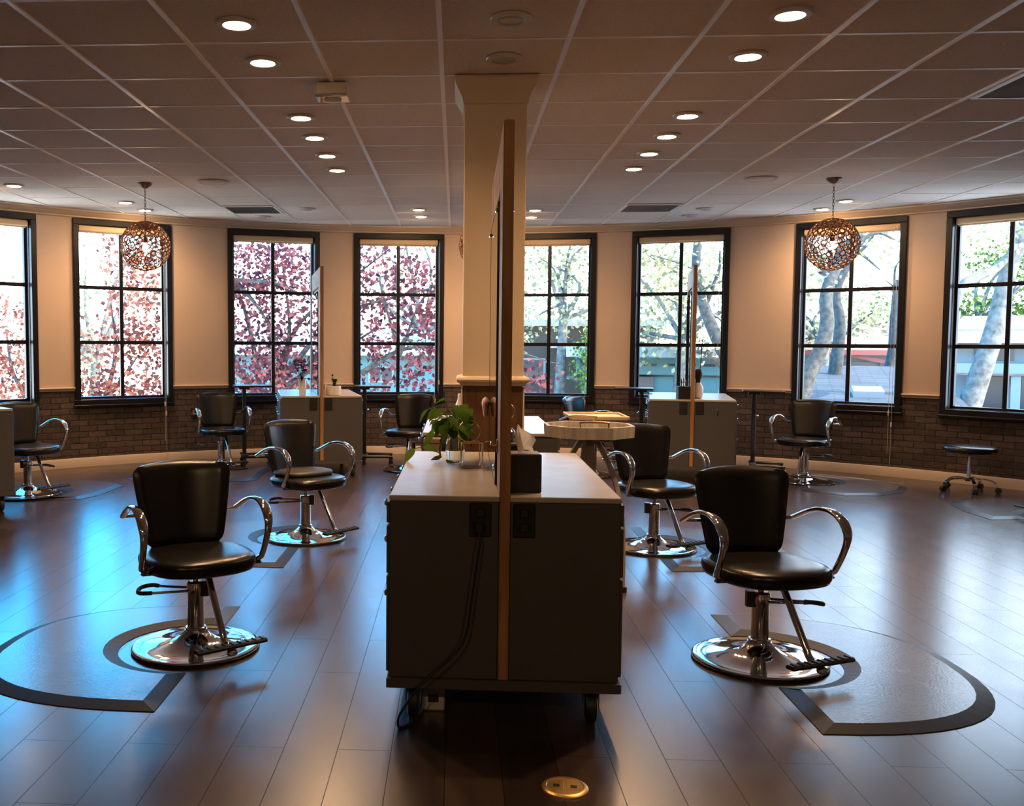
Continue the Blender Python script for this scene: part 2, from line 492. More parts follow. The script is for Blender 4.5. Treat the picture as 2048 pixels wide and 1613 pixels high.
for nm, p, q in (('wall_left', (CX - RW, -2.5), (CX - RW, CY)), ('wall_right', (CX + RW, CY), (CX + RW, -2.5)), ('wall_front', (CX + RW, -2.5), (CX - RW, -2.5))):
    c = ((p[0] + q[0]) / 2, (p[1] + q[1]) / 2)
    L = math.hypot(q[0] - p[0], q[1] - p[1])
    off = {'wall_left': (-0.08, 0), 'wall_right': (0.08, 0), 'wall_front': (0, -0.08)}[nm]
    d = (L + 0.3, 0.16, ZC + 0.05) if nm == 'wall_front' else (0.16, L, ZC + 0.05)
    struct(MB().box((c[0] + off[0], c[1] + off[1], (ZC + 0.05) / 2), d).build(nm, M['plaster'], smooth=0))
def bow_trim(name, prof, mat, skip=False):
    """profile (inward offset, z) swept along the bow, interrupted by the windows if skip"""
    b = MB()
    cuts = [(-90, 90)]
    if skip:
        e = sorted([x for w in WIN_ANG for x in (w - WIN_HALF, w + WIN_HALF)])
        e = [-90] + e + [90]
        cuts = list(zip(e[::2], e[1::2]))
    for a0, a1 in cuts:
        n = max(2, int((a1 - a0) / 2))
        b.rings([[wp(a0 + (a1 - a0) * i / n, RW - d, z) for d, z in prof] for i in range(n + 1)])
    return struct(b.build(name, mat, smooth=30))
bow_trim('trim_1', [(-0.01, ZC + 0.004), (0.085, ZC + 0.004), (0.085, ZC - 0.012), (0.07, ZC - 0.02), (0.06, ZC - 0.03), (0.035, ZC - 0.055), (0.022, ZC - 0.062), (0.02, ZC - 0.075), (0.004, ZC - 0.082), (-0.01, ZC - 0.082)], M['trim'])
bow_trim('trim_2', [(-0.01, 0.892), (0.03, 0.892), (0.034, 0.885), (0.028, 0.874), (0.016, 0.868), (0.012, 0.852), (-0.01, 0.85)], M['trim'], True)
bow_trim('baseboard_back', [(-0.01, 0.0), (0.018, 0.0), (0.018, 0.085), (0.012, 0.10), (-0.01, 0.105)], M['trim'])

# ------------------------------------------------------------------ windows and roller blinds
half_w = RW * math.sin(R(WIN_HALF))
r_ch = RW * math.cos(R(WIN_HALF))
def frame_rect(b, x0, x1, z0, z1, w, y0, y1, bev=0.004):
    yc, d = (y0 + y1) / 2, y1 - y0
    b.box(((x0 + x1) / 2, yc, z1 - w / 2), (x1 - x0, d, w), bev, seg=1)
    b.box(((x0 + x1) / 2, yc, z0 + w / 2), (x1 - x0, d, w), bev, seg=1)
    for x in (x0 + w / 2, x1 - w / 2):
        b.box((x, yc, (z0 + z1) / 2), (w, d, z1 - z0 - 2 * w), bev, seg=1)
def make_window():
    root = empty('window')
    b = MB(); frame_rect(b, -half_w, half_w, Z_W0, Z_W1, 0.062, -0.035, 0.02); b.build('window_casing', M['black_frame'], root, smooth=30)
    b = MB(); frame_rect(b, -half_w + 0.012, half_w - 0.012, Z_W0 + 0.012, Z_W1 - 0.012, 0.055, 0.02, 0.15, 0.002); b.build('window_jamb', M['black_frame'], root, smooth=30)
    b = MB(); frame_rect(b, -half_w + 0.055, half_w - 0.055, Z_W0 + 0.055, Z_W1 - 0.055, 0.036, 0.07, 0.12); b.build('window_sash', M['black_frame'], root, smooth=30)
    gz0, gz1, gx = Z_W0 + 0.085, Z_W1 - 0.085, half_w - 0.085
    b = MB(); b.box((0, 0.092, (gz0 + gz1) / 2), (0.044, 0.03, gz1 - gz0), 0.004, seg=1)
    for k in (1, 2):
        z = gz0 + (gz1 - 0.045 - gz0) * k / 3
        b.box((0, 0.0925, z), (2 * gx, 0.028, 0.042), 0.004, seg=1)
    b.build('muntins', M['black_frame'], root, smooth=30)
    MB().poly([(-gx, 0.105, gz0), (gx, 0.105, gz0), (gx, 0.105, gz1), (-gx, 0.105, gz1)])
    gp = MB(); gp.poly([(-gx, 0.105, gz0), (gx, 0.105, gz0), (gx, 0.105, gz1), (-gx, 0.105, gz1)]); gp.build('window_pane', M['pane'], root, smooth=0)
    b = MB(); b.box((0, 0.0, Z_W0 - 0.005), (2 * half_w + 0.03, 0.10, 0.018), 0.004); b.build('window_sill', M['black_frame'], root, smooth=30)
    return root
def make_blind():
    root = empty('roller_blind')
    w = half_w - 0.07
    b = MB(); b.box((0, 0.035, Z_W1 - 0.098), (2 * w, 0.05, 0.066), 0.01); b.build('cassette', M['blind'], root)
    b = MB(); b.box((0, 0.047, Z_W1 - 0.133), (2 * w - 0.02, 0.010, 0.026), 0.004); b.build('hem_bar', M['blind'], root)
    return root
win0, blind0 = make_window(), make_blind()
WLAB = ['window at the far left edge, half out of view', 'window with the left wire globe pendant before it', 'window left of the far left mirror, full of purple leaves', 'window just left of the column, pale teal house behind',
        'window just right of the column, half hidden by it', 'window behind the far right styling station', 'window behind the right wire globe pendant', 'window at the far right edge, leaning pale trunk outside']
CORD = {0: (0.455, 0.25), 1: (0.47, 0.14), 3: (0.505, 0.88), 5: None, 6: (0.485, 0.13)}
for k, a in enumerate(WIN_ANG):
    w = win0 if k == 0 else copy_tree(win0)
    w.name = 'window_%d' % (k + 1)
    p = wp(a, r_ch); w.location = p; w.rotation_euler = (0, 0, -R(a)); struct(w)
    w['label'] = WLAB[k]
    bl_ = blind0 if k == 0 else copy_tree(blind0)
    bl_.location = p; bl_.rotation_euler = (0, 0, -R(a))
    tag(bl_, 'rolled-up beige blind of the ' + WLAB[k].split(',')[0], 'blind', 'roller blinds above the windows')
    if CORD.get(k):
        x, zb = CORD[k]
        MB().tube([(x, -0.052, Z_W1 - 0.10), (x, -0.052, zb)], 0.0022, 5).build('cord', M['cord'], bl_)
        MB().lathe([(0.003, 0), (0.008, 0.006), (0.009, 0.05), (0.004, 0.06)], 8, (x, -0.052, zb + (0.4 if k in (0, 1, 6) else 0.0))).build('cord_weight', M['cord'], bl_)

# ------------------------------------------------------------------ column
cx0, cx1, cy0, cy1 = 0.037, 0.373, 5.335, 5.671
ccx, ccy, cw = (cx0 + cx1) / 2, (cy0 + cy1) / 2, cx1 - cx0
col = empty('column', (ccx, ccy, 0))
tag(col, 'square beige column with brown panelled base behind the near station', 'column', kind='structure')
MB().box((0, 0, 2.02), (cw, cw, 1.65), 0.004).build('shaft', M['column'], col)
MB().box((0, 0, 0.60), (cw - 0.006, cw - 0.006, 1.19), 0.003).build('lower_panel', M['brown_panel'], col)
def square_ring(prof):
    b = MB()
    b.rings([[Vector((sx * (cw / 2 + d), sy * (cw / 2 + d), z)) for sx, sy in ((-1, -1), (1, -1), (1, 1), (-1, 1))] for d, z in prof])
    return b
square_ring([(0.0, 1.165), (0.012, 1.168), (0.016, 1.18), (0.03, 1.188), (0.034, 1.20), (0.028, 1.212), (0.012, 1.216), (0.0, 1.22)]).build('chair_rail', M['column'], col, smooth=30)
square_ring([(0.0, 2.70), (0.008, 2.705), (0.012, 2.73), (0.03, 2.765), (0.05, 2.80), (0.054, 2.815), (0.058, 2.842)]).build('crown', M['column'], col, smooth=30)
for sx in (-1, 1):
    MB().box((sx * (cw / 2 + 0.002), -cw / 2 + 0.01, 0.6), (0.01, 0.02, 1.12), 0.003).build('corner_strip', M['trim'], col)

# ------------------------------------------------------------------ ceiling fittings
def spot_lamp(parent, power, aim=None):
    d = bpy.data.lights.new('lamp_light', 'SPOT')
    d.energy = power; d.color = (1.0, 0.60, 0.30); d.spot_size = R(155); d.spot_blend = 1.0; d.shadow_soft_size = 0.05
    o = bpy.data.objects.new('lamp_light', d); COL.objects.link(o); o.parent = parent
    o.location = (0, 0, -0.025)
    if aim is not None: o.rotation_euler = (-Vector(aim)).to_track_quat('Z', 'Y').to_euler()
    return o
def make_downlight(lit):
    r = empty('downlight' )
    b = MB(); b.lathe([(0.058, -0.002), (0.064, -0.010), (0.088, -0.008), (0.092, -0.002), (0.092, 0.004), (0.058, 0.004)], 32, cap=False)
    b.build('trim_ring', M['white_plastic'], r)
    MB().lathe([(0.0585, -0.003), (0.05, -0.010), (0.03, -0.014), (0.004, -0.015)], 28).build('lens', M['lamp' if lit else 'off_lens'], r)
    return r
dl0, dl1 = make_downlight(True), make_downlight(False)
ORD = ['first', 'second', 'third', 'fourth', 'fifth', 'sixth']
LIT = []
for i, y in enumerate((4.40, 4.99, 6.21, 6.81, 7.46, 8.08)): LIT.append((-1.005, y, '%s lit recessed downlight from the camera in the row left of the column' % ORD[i], 'lit downlights in the left row'))
for i, y in enumerate((4.39, 5.00, 6.26, 6.86, 7.47, 8.10)): LIT.append((1.445, y, '%s lit recessed downlight from the camera in the row right of the column' % ORD[i], 'lit downlights in the right row'))
LIT += [(-0.415, 10.47, 'nearer lit downlight of the pair above the window left of the column', 'lit downlights near the window wall'),
        (-0.41, 11.04, 'farther lit downlight of the pair above the window left of the column', 'lit downlights near the window wall'),
        (0.84, 10.55, 'nearer lit downlight of the pair peeking out right of the column', 'lit downlights near the window wall'),
        (0.84, 11.12, 'farther lit downlight of the pair peeking out right of the column', 'lit downlights near the window wall'),
        (-4.10, 8.77, 'lit downlight at the left edge, above the leftmost window', 'lit downlights near the window wall'),
        (-3.43, 9.86, 'lit downlight just left of the chain of the left globe pendant', 'lit downlights near the window wall'),
        (-3.41, 10.43, 'lit downlight seen right behind the chain of the left globe pendant', 'lit downlights near the window wall'),
        (3.88, 9.97, 'lit downlight just right of the chain of the right globe pendant', 'lit downlights near the window wall'),
        (3.87, 10.55, 'lit downlight just left of the chain of the right globe pendant', 'lit downlights near the window wall')]
UNLIT = [(0.23, 4.39, 'nearer unlit downlight on the ceiling before the column'), (0.23, 4.99, 'unlit downlight close before the crown of the column'),
         (-1.62, 10.40, 'nearer unlit downlight right of the left grey ceiling vent'), (-2.23, 11.04, 'unlit downlight between the left ceiling vent and the wall'),
         (2.63, 10.51, 'nearer unlit downlight right of the right grey ceiling vent'), (2.61, 11.07, 'unlit downlight between the right ceiling vent and the wall')]
first = True
for x, y, lab, grp in LIT:
    o = dl0 if first else copy_tree(dl0); first = False
    o.location = (x, y, ZC); tag(o, lab, 'downlight', grp)
    if 'window wall' in grp:                 # these are turned towards the wall
        v = Vector((x - CX, y - CY, 0)).normalized()
        spot_lamp(o, 29.0, (v.x * 0.75, v.y * 0.75, -1.0))
    else:
        spot_lamp(o, 56.0)
for x in (-1.3, 1.7):                        # unseen fill spots added behind the viewer to brighten the near station's front
    a_ = spot_lamp(None, 52.0, (0.18 * (-1 if x > 0 else 1), 1.0, -0.32))
    a_.location = (x, -1.2, ZC - 0.03)
first = True
for x, y, lab in UNLIT:
    o = dl1 if first else copy_tree(dl1); first = False
    o.location = (x, y, ZC); tag(o, lab, 'downlight', 'unlit downlights')
for k, (x, y, side) in enumerate(((-2.20, 8.64, 'left'), (2.64, 8.64, 'right'))):
    r = empty('ceiling_speaker', (x, y, ZC)); tag(r, 'round flat ceiling speaker beside the %s globe pendant' % side, 'speaker', 'ceiling speakers')
    MB().lathe([(0.135, 0.002), (0.135, -0.006), (0.12, -0.010), (0.115, -0.008)], 32).build('bezel', M['white_plastic'], r)
    MB().lathe([(0.114, -0.006), (0.1, -0.0095), (0.01, -0.010)], 32).build('grille', M['tile'], r)
for x, y, lab in ((-2.215, 10.44, 'grey square ceiling vent above the left mirror'), (2.03, 10.42, 'grey square ceiling vent left of the right mirror'), (3.265, 5.605, 'dark slatted ceiling vent at the right edge')):
    r = empty('ceiling_vent', (x, y, ZC)); tag(r, lab, 'vent', 'ceiling vents')
    b = MB(); s = 0.285
    for dx, dy, w, d in ((0, s - 0.012, 2 * s, 0.024), (0, -s + 0.012, 2 * s, 0.024), (s - 0.012, 0, 0.024, 2 * s - 0.048), (-s + 0.012, 0, 0.024, 2 * s - 0.048)):
        b.box((dx, dy, -0.004), (w, d, 0.010))
    b.build('vent_frame', M['tee'], r, smooth=0)
    MB().box((0, 0, 0.003), (2 * s - 0.04, 2 * s - 0.04, 0.004)).build('backing', M['groove'], r, smooth=0)
    b = MB()
    n = 26
    for i in range(n):
        b.box((-s + 0.03 + (2 * s - 0.06) * i / (n - 1), 0, -0.003), (0.010, 2 * s - 0.05, 0.006), ry=R(25))
    b.build('slats', M['vent'], r, smooth=0)
# emergency light box on the ceiling
r = empty('emergency_light', (-0.70, 5.44, ZC)); tag(r, 'small white box lamp fixed to the ceiling left of the column', 'emergency light')
MB().box((0, 0, -0.035), (0.175, 0.13, 0.07), 0.008).build('housing', M['white_plastic'], r)
MB().box((0, -0.0, -0.075), (0.185, 0.14, 0.016), 0.006).build('reflector', M['chrome'], r)
MB().lathe([(0.05, -0.082), (0.05, -0.088), (0.042, -0.094), (0.004, -0.096)], 24).build('lens', M['white_plastic'], r)
b = MB()
random.seed(4)
x = -0.066
for i in range(15):                         # faint raised lettering along the front, too blurred to read
    if i == 8: x += 0.008
    b.box((x, -0.0655, -0.036), (0.0022, 0.002, random.choice((0.010, 0.014, 0.014, 0.018)))); x += 0.0085
b.build('lettering', M['brass'], r, smooth=0)

# ------------------------------------------------------------------ globe pendants
def make_pendant():
    r = empty('globe_pendant')
    MB().lathe([(0.062, 0.003), (0.062, -0.006), (0.05, -0.018), (0.028, -0.036), (0.012, -0.042)], 24).build('ceiling_canopy', M['bronze'], r)
    b = MB()
    z, k = -0.045, 0
    while z > -0.335:
        n = (1, 0, 0) if k % 2 else (0, 1, 0)
        q = Vector(n)
        pts = []
        for i in range(14):
            a = 2 * PI * i / 14
            u = Vector((0.0075 * math.cos(a), 0, 0)) if n == (0, 1, 0) else Vector((0, 0.0075 * math.cos(a), 0))
            pts.append(Vector((0, 0, z - 0.015 + 0.017 * math.sin(a))) + u)
        b.tube(pts, 0.0022, 5, closed=True)
        z -= 0.0265; k += 1
    b.build('chain', M['bronze'], r)
    cz = -0.565; rad = 0.222
    b = MB(); b.tube([(0, 0, -0.335), (0, 0, cz + 0.075)], 0.004, 8); b.build('stem', M['bronze'], r)
    MB().lathe([(0.010, cz + 0.085), (0.018, cz + 0.08), (0.020, cz + 0.03), (0.016, cz + 0.028)], 16).build('socket', M['bronze'], r)
    MB().lathe([(0.012, cz + 0.03), (0.016, cz + 0.02), (0.026, cz - 0.005), (0.029, cz - 0.022), (0.024, cz - 0.04), (0.01, cz - 0.051), (0.002, cz - 0.052)], 18).build('bulb', M['bulb'], r)
    b = MB()
    random.seed(7)
    N = 330
    for i in range(N):                      # little wire rings soldered into a globe
        zz = 1 - 2 * (i + 0.5) / N
        ph = i * PI * (3 - math.sqrt(5)) + random.uniform(-0.05, 0.05)
        s = math.sqrt(1 - zz * zz)
        d = Vector((s * math.cos(ph), s * math.sin(ph), zz))
        b.torus(Vector((0, 0, cz)) + d * rad, random.uniform(0.0205, 0.0265), 0.0038, d, 12, 4)
    b.torus((0, 0, cz + rad * 0.985), 0.035, 0.004, (0, 0, 1), 20, 6)
    b.build('wire_globe', M['copper'], r)
    return r
p0 = make_pendant()
for k, (x, y, lab) in enumerate(((-2.85, 8.72, 'lit copper wire globe pendant hanging on the left'), (0.245, 8.72, 'copper wire globe pendant almost hidden behind the column'), (3.265, 8.66, 'lit copper wire globe pendant hanging on the right'))):
    o = p0 if k == 0 else copy_tree(p0)
    o.location = (x, y, ZC); tag(o, lab, 'pendant lamp', 'copper wire globe pendants')

# ------------------------------------------------------------------ styling stations
SW, SL = 0.83, 1.42
def make_station():
    r = empty('styling_station')
    hw, hl = SW / 2, SL / 2
    for sx in (-1, 1):
        c = MB().box((sx * (hw / 2 + 0.010), 0, 0.5025), (hw - 0.020, SL - 0.004, 0.655), 0.003).build('cabinet', M['laminate'], r)
        MB().box((sx * (hw / 2 + 0.0095), 0, 0.840), (hw - 0.017, SL + 0.012, 0.020), 0.003).build('countertop', M['counter'], r)
        rows = ((0.745, 0.822, 0.79), (0.558, 0.735, 0.65), (0.192, 0.548, 0.44))
        for cy_ in (-SL / 4, SL / 4):
            for z0, z1, zk in rows:
                d = MB().box((sx * (hw + 0.006), cy_, (z0 + z1) / 2), (0.014, SL / 2 - 0.03, z1 - z0), 0.002).build('drawer', M['laminate'], r)
                for ky in (-0.16, 0.16):
                    b = MB()
                    b.rings([[Vector((sx * (hw + 0.013 + t), cy_ + ky + rr * math.cos(2 * PI * i / 12), zk - 0.0 + rr * math.sin(2 * PI * i / 12))) for i in range(12)] for t, rr in ((0, 0.006), (0.008, 0.006), (0.011, 0.013), (0.018, 0.014), (0.022, 0.009))])
                    b.build('knob', M['chrome'], d)
    MB().box((0, 0, 0.157), (SW + 0.02, SL + 0.03, 0.036), 0.002).build('base_board', M['laminate'], r)
    # wooden mirror frame standing through the middle of the unit, a plank frame in the long direction
    fw = 0.0385
    fr = empty('mirror_frame'); fr.parent = r
    for y0, y1 in ((-hl - 0.012, -hl + 0.265), (hl - 0.21, hl)):
        MB().box((0, (y0 + y1) / 2, (0.176 + 2.185) / 2), (fw, y1 - y0, 2.185 - 0.176), 0.005).build('stile', M['oak'], fr)
    MB().box((0, 0.0275, 2.085), (fw - 0.002, SL - 0.475, 0.20), 0.004).build('top_rail', M['oak_rail'], fr)
    MB().box((0, 0.0275, 0.90), (fw - 0.002, SL - 0.475, 0.10), 0.004).build('bottom_rail', M['oak_rail'], fr)
    MB().box((0, 0.0275, 1.46), (0.008, SL - 0.47, 1.1)).build('back_panel', M['oak_rail'], fr)
    for sx in (-1, 1):
        x = sx * (fw / 2 + 0.0045)
        m_ = MB().box((x, 0.035, 1.396), (0.006, 0.94, 1.088)).build('mirror', M['mirror'], r, smooth=0)
        b = MB(); frame_rect(b, -0.4365, 0.5065, 0.851, 1.9425, 0.003, -0.004, 0.004, 0.0)
        for v in b.bm.verts: v.co = Vector((x + v.co.y, v.co.x, v.co.z))
        b.build('mirror_edge', M['black_plastic'], m_, smooth=0)
        for y in (-0.405, 0.475):
            for z in (0.92, 1.91):
                b = MB()
                b.rings([[Vector((sx * (fw / 2 + t), y + rr * math.cos(2 * PI * i / 12), z + rr * math.sin(2 * PI * i / 12))) for i in range(12)] for t, rr in ((0, 0.006), (0.006, 0.006), (0.008, 0.011), (0.014, 0.011), (0.017, 0.006))])
                b.build('standoff', M['chrome'], m_)
    # outlets on the end panel
    for x in (-0.0865, 0.0705):
        o = MB().box((x, -hl - 0.003, 0.764), (0.078, 0.010, 0.122), 0.003).build('outlet', M['black_plastic'], r)
        for dz in (-0.026, 0.026):
            s_ = MB().box((x, -hl - 0.010, 0.764 + dz), (0.034, 0.006, 0.034), 0.005).build('socket', M['black_matte'], o)
    # swivel casters
    for sx in (-1, 1):
        for sy in (-1, 1):
            x, y = sx * (hw - 0.085), sy * (hl - 0.085)
            c = MB().lathe([(0.0, -0.021), (0.045, -0.021), (0.058, -0.016), (0.06, -0.008), (0.06, 0.008), (0.058, 0.016), (0.045, 0.021), (0.0, 0.021)], 24)
            for v in c.bm.verts:                     # wheel axis lies flat
                v.co = Vector((x + v.co.z, y + v.co.x, 0.06 + v.co.y))
            w_ = c.build('caster', M['rubber'], r)
            b = MB()
            b.box((x, y, 0.132), (0.075, 0.085, 0.012), 0.002)
            for s2 in (-1, 1):
                b.box((x + s2 * 0.027, y + 0.004, 0.092), (0.004, 0.05, 0.08), 0.0015)
            b.build('fork', M['steel'], w_)
    return r
ST = {}
st0 = make_station()
SLAB = {'near': ((0.186, 4.155), -0.5, 'nearest grey styling station with tall wood framed mirror, at centre'),
        'behind': ((0.215, 6.62), 0.0, 'styling station right behind the beige column'),
        'left': ((-1.53, 10.55), 12, 'styling station by the window wall with purple flowers and a succulent on it'),
        'right': ((2.495, 10.42), -11, 'styling station by the window wall with a black tool box on it'),
        'edge': ((-4.415, 7.84), 45, 'styling station cut off by the left edge')}
for k, (key, ((x, y), a, lab)) in enumerate(SLAB.items()):
    o = st0 if k == 0 else copy_tree(st0)
    o.location = (x, y, 0); o.rotation_euler = (0, 0, R(a)); tag(o, lab, 'styling station', 'grey double-sided styling stations')
    ST[key] = o
def on(key, lx, ly, z=0.85):                # a point on a station in its own axes
    (x, y), a, _ = SLAB[key]
    c, s = math.cos(R(a)), math.sin(R(a))
    return (x + lx * c - ly * s, y + lx * s + ly * c, z)

# ------------------------------------------------------------------ hydraulic styling chairs
def make_chair():
    r = empty('styling_chair')
    b = MB().lathe([(0.286, 0.012), (0.284, 0.018), (0.274, 0.020), (0.262, 0.019), (0.20, 0.026), (0.14, 0.036), (0.095, 0.050), (0.068, 0.066), (0.052, 0.082), (0.050, 0.088), (0.036, 0.090)], 56)
    base = b.build('base', M['chrome'], r, smooth=50)
    MB().lathe([(0.27, 0.0), (0.289, 0.0), (0.290, 0.010), (0.284, 0.0125), (0.27, 0.012)], 56, cap=False).build('base_rim', M['rubber'], base)
    cl = MB().lathe([(0.038, 0.085), (0.038, 0.255), (0.040, 0.258), (0.040, 0.305), (0.034, 0.312), (0.016, 0.313)], 28).build('pump_column', M['chrome'], r)
    MB().lathe([(0.047, 0.082), (0.049, 0.088), (0.047, 0.100), (0.039, 0.103)], 28).build('collar', M['chrome'], cl)
    MB().tube([(0, 0, 0.30), (0, 0, 0.375)], 0.0145, 16).build('piston', M['chrome'], r)
    # pump housing and lever share one axis: lever to -x, housing to +x
    lv = MB(); lv.prism([(0.028, -0.030), (0.060, -0.026), (0.066, 0.0), (0.060, 0.026), (0.028, 0.030)], 0.245, 0.315)
    lever = lv.build('pump_lever', M['dark_metal'], r, smooth=25)
    b = MB()
    b.tube(smooth_path([(-0.03, -0.030, 0.272), (-0.12, -0.036, 0.268), (-0.19, -0.040, 0.266)], 4), 0.006, 8)
    b.tube(smooth_path([(-0.03, 0.030, 0.272), (-0.12, 0.034, 0.276), (-0.17, 0.036, 0.28)], 4), 0.006, 8)
    b.build('lever_rods', M['chrome'], lever)
    MB().tube(smooth_path([(-0.17, 0.036, 0.28), (-0.20, 0.038, 0.284), (-0.245, 0.026, 0.278), (-0.258, 0.0, 0.268), (-0.245, -0.030, 0.264), (-0.19, -0.040, 0.266)], 5), 0.0098, 8).build('lever_grip', M['rubber'], lever)
    # seat
    def sring(sx, sy, z, yo=0.0, n=40, e=2.6):
        out = []
        for i in range(n):
            a = 2 * PI * i / n
            ca, sa = math.cos(a), math.sin(a)
            ee = e if sa < 0 else 3.6
            out.append(Vector((sx * math.copysign(abs(ca) ** (2 / ee), ca), yo + sy * math.copysign(abs(sa) ** (2 / ee), sa), z)))
        return out
    b = MB()
    b.rings([sring(0.17, 0.16, 0.378), sring(0.215, 0.205, 0.379), sring(0.238, 0.228, 0.388), sring(0.246, 0.236, 0.405), sring(0.248, 0.238, 0.425), sring(0.245, 0.235, 0.438), sring(0.236, 0.226, 0.4475), sring(0.215, 0.205, 0.4545), sring(0.17, 0.16, 0.459), sring(0.10, 0.09, 0.461), sring(0.02, 0.02, 0.4615)])
    for v in b.bm.verts: v.co.y -= 0.045
    seat = b.build('seat', M['leather'], r, smooth=60)
    MB().box((0, 0, 0.368), (0.19, 0.19, 0.022), 0.004).build('seat_plate', M['dark_metal'], r)
    # backrest, bent round the sitter and leaning back
    rings = []
    nv = 22
    for k in range(nv + 1):
        v = k / nv
        z = 0.452 + 0.372 * v
        hw = 0.178 + 0.062 * v ** 0.75
        rnd = 1.0; th = 0.031
        if v > 0.84:
            q = (v - 0.84) / 0.16; rnd = 1 - 0.14 * (1 - math.sqrt(max(0, 1 - q * q))); th = 0.031 * max(0.30, math.sqrt(max(0, 1 - q ** 3)))
        if v < 0.10:
            q = 1 - v / 0.10; rnd = 1 - 0.10 * q * q; th = 0.031 * max(0.4, math.sqrt(max(0, 1 - q ** 3)))
        yc = 0.185 + 0.070 * v
        ring = []
        nx = 16
        w = hw * rnd
        def pt(u, side):
            x = w * u
            cv = 0.065 * (u * u) * (0.65 + 0.35 * v)
            edge = math.sqrt(max(0.0, 1 - abs(u) ** 7))
            zz = z + 0.014 * v * v * (1 - u * u)
            return Vector((x, yc - cv + side * th * edge, zz))
        for i in range(nx + 1):
            ring.append(pt(-1 + 2 * i / nx, -1))
        for i in range(nx - 1, 0, -1):
            ring.append(pt(-1 + 2 * i / nx, 1))
        rings.append(ring)
    MB().rings(rings).build('backrest', M['leather'], r, smooth=60)
    b = MB(); b.box((0, 0.175, 0.395), (0.30, 0.05, 0.008), 0.002); b.box((0, 0.20, 0.43), (0.20, 0.008, 0.075), 0.002)
    b.build('back_bracket', M['dark_metal'], r)
    # arms
    prof = smooth_path([(0, 0.195, 0.596), (0, 0.150, 0.618), (0, 0.085, 0.648), (0, 0.010, 0.670), (0, -0.070, 0.672), (0, -0.135, 0.650), (0, -0.172, 0.606), (0, -0.176, 0.560), (0, -0.150, 0.490), (0, -0.112, 0.420), (0, -0.100, 0.396)], 4)
    prof = [Vector((0, 0.015 + (p.y - 0.01) * 1.08, p.z)) for p in prof]
    n = len(prof)
    def taper(i):
        t = i / (n - 1)
        return 0.72 + 0.45 * math.exp(-((t - 0.52) / 0.16) ** 2)
    sec = []
    for i in range(12):
        a = 2 * PI * i / 12
        sec.append((0.0195 * math.copysign(abs(math.cos(a)) ** 0.7, math.cos(a)), 0.0105 * math.copysign(abs(math.sin(a)) ** 0.7, math.sin(a))))
    for sx in (-1, 1):
        pts = []
        for i, p in enumerate(prof):
            t = i / (n - 1)
            bow = 0.272 + 0.012 * math.sin(PI * t) - (0.012 if t > 0.9 else 0)
            pts.append(Vector((sx * bow, p.y, p.z)))
        b = MB()
        # keep the flat of the strap facing outwards of the loop
        rings = []
        for i, p in enumerate(pts):
            t = (pts[min(i + 1, n - 1)] - pts[max(i - 1, 0)]).normalized()
            w = Vector((1, 0, 0)); u = t.cross(w).normalized(); w = u.cross(t).normalized()
            k = taper(i)
            rings.append([p + w * a_ * k + u * b_ * (0.8 + 0.2 * k) for a_, b_ in sec])
        b.rings(rings)
        a_ = b.build('arm', M['chrome'], r, smooth=50)
        MB().tube([(sx * 0.272, 0.210, 0.598), (sx * 0.19, 0.195, 0.598)], 0.0085, 10).build('back_bolt', M['chrome'], a_)
        MB().box((sx * 0.225, -0.108, 0.392), (0.10, 0.030, 0.010), 0.003).build('seat_bracket', M['dark_metal'], a_)
    # T footrest
    lg = MB(); lg.tube(smooth_path([(0, -0.075, 0.372), (0, -0.125, 0.355), (0, -0.150, 0.325), (0, -0.255, 0.150), (0, -0.278, 0.108), (0, -0.300, 0.088), (0, -0.335, 0.080)], 5), 0.0155, 14)
    lg.build('footrest_leg', M['chrome'], r, smooth=60)
    fb = MB()
    sec2 = [(-0.022, -0.006), (0.022, -0.006), (0.024, 0.004), (0.016, 0.011), (-0.016, 0.011), (-0.024, 0.004)]
    fb.sweep([(-0.165 + 0.33 * i / 12, -0.345, 0.094) for i in range(13)], sec2, up=(0, 0, 1))
    foot = fb.build('footrest', M['rubber'], r, smooth=30)
    b = MB()
    for i in range(9):
        b.box((-0.145 + 0.29 * i / 8, -0.345, 0.1065), (0.008, 0.034, 0.005), 0.001)
    b.build('tread', M['black_matte'], foot)
    MB().sphere((0, -0.352, 0.068), 0.020, 1.3, 1, 0.8).build('knob', M['chrome'], foot)
    return r
ch0 = make_chair()
CH = [((-1.18, 4.265), 33, 'L', 'black styling chair at front left of the nearest station, on the big left mat'),
      ((-1.065, 6.76), 46, 'L', 'black styling chair with an extra seat pad, behind the front left chair'),
      ((1.355, 4.275), 13, 'R', 'black styling chair at front right of the nearest station'),
      ((1.365, 6.62), 20, 'R', 'black styling chair behind the front right chair, partly behind the tray table'),
      ((-2.60, 10.50), 28, 'L', 'black styling chair against the brick wall left of the station with purple flowers'),
      ((-3.90, 8.50), 55, 'R', 'black styling chair half hidden by the station at the left edge'),
      ((-0.50, 10.50), -13, 'L', 'black styling chair under the window just left of the column'),
      ((1.43, 10.30), 56, 'R', 'black styling chair turned sideways behind the wooden tray, right of the column'),
      ((3.57, 10.0), -40, 'R', 'black styling chair below the right globe pendant, before the brick wall'),
      ((4.97, 8.0), -88, 'L', 'black styling chair cut off by the right edge')]
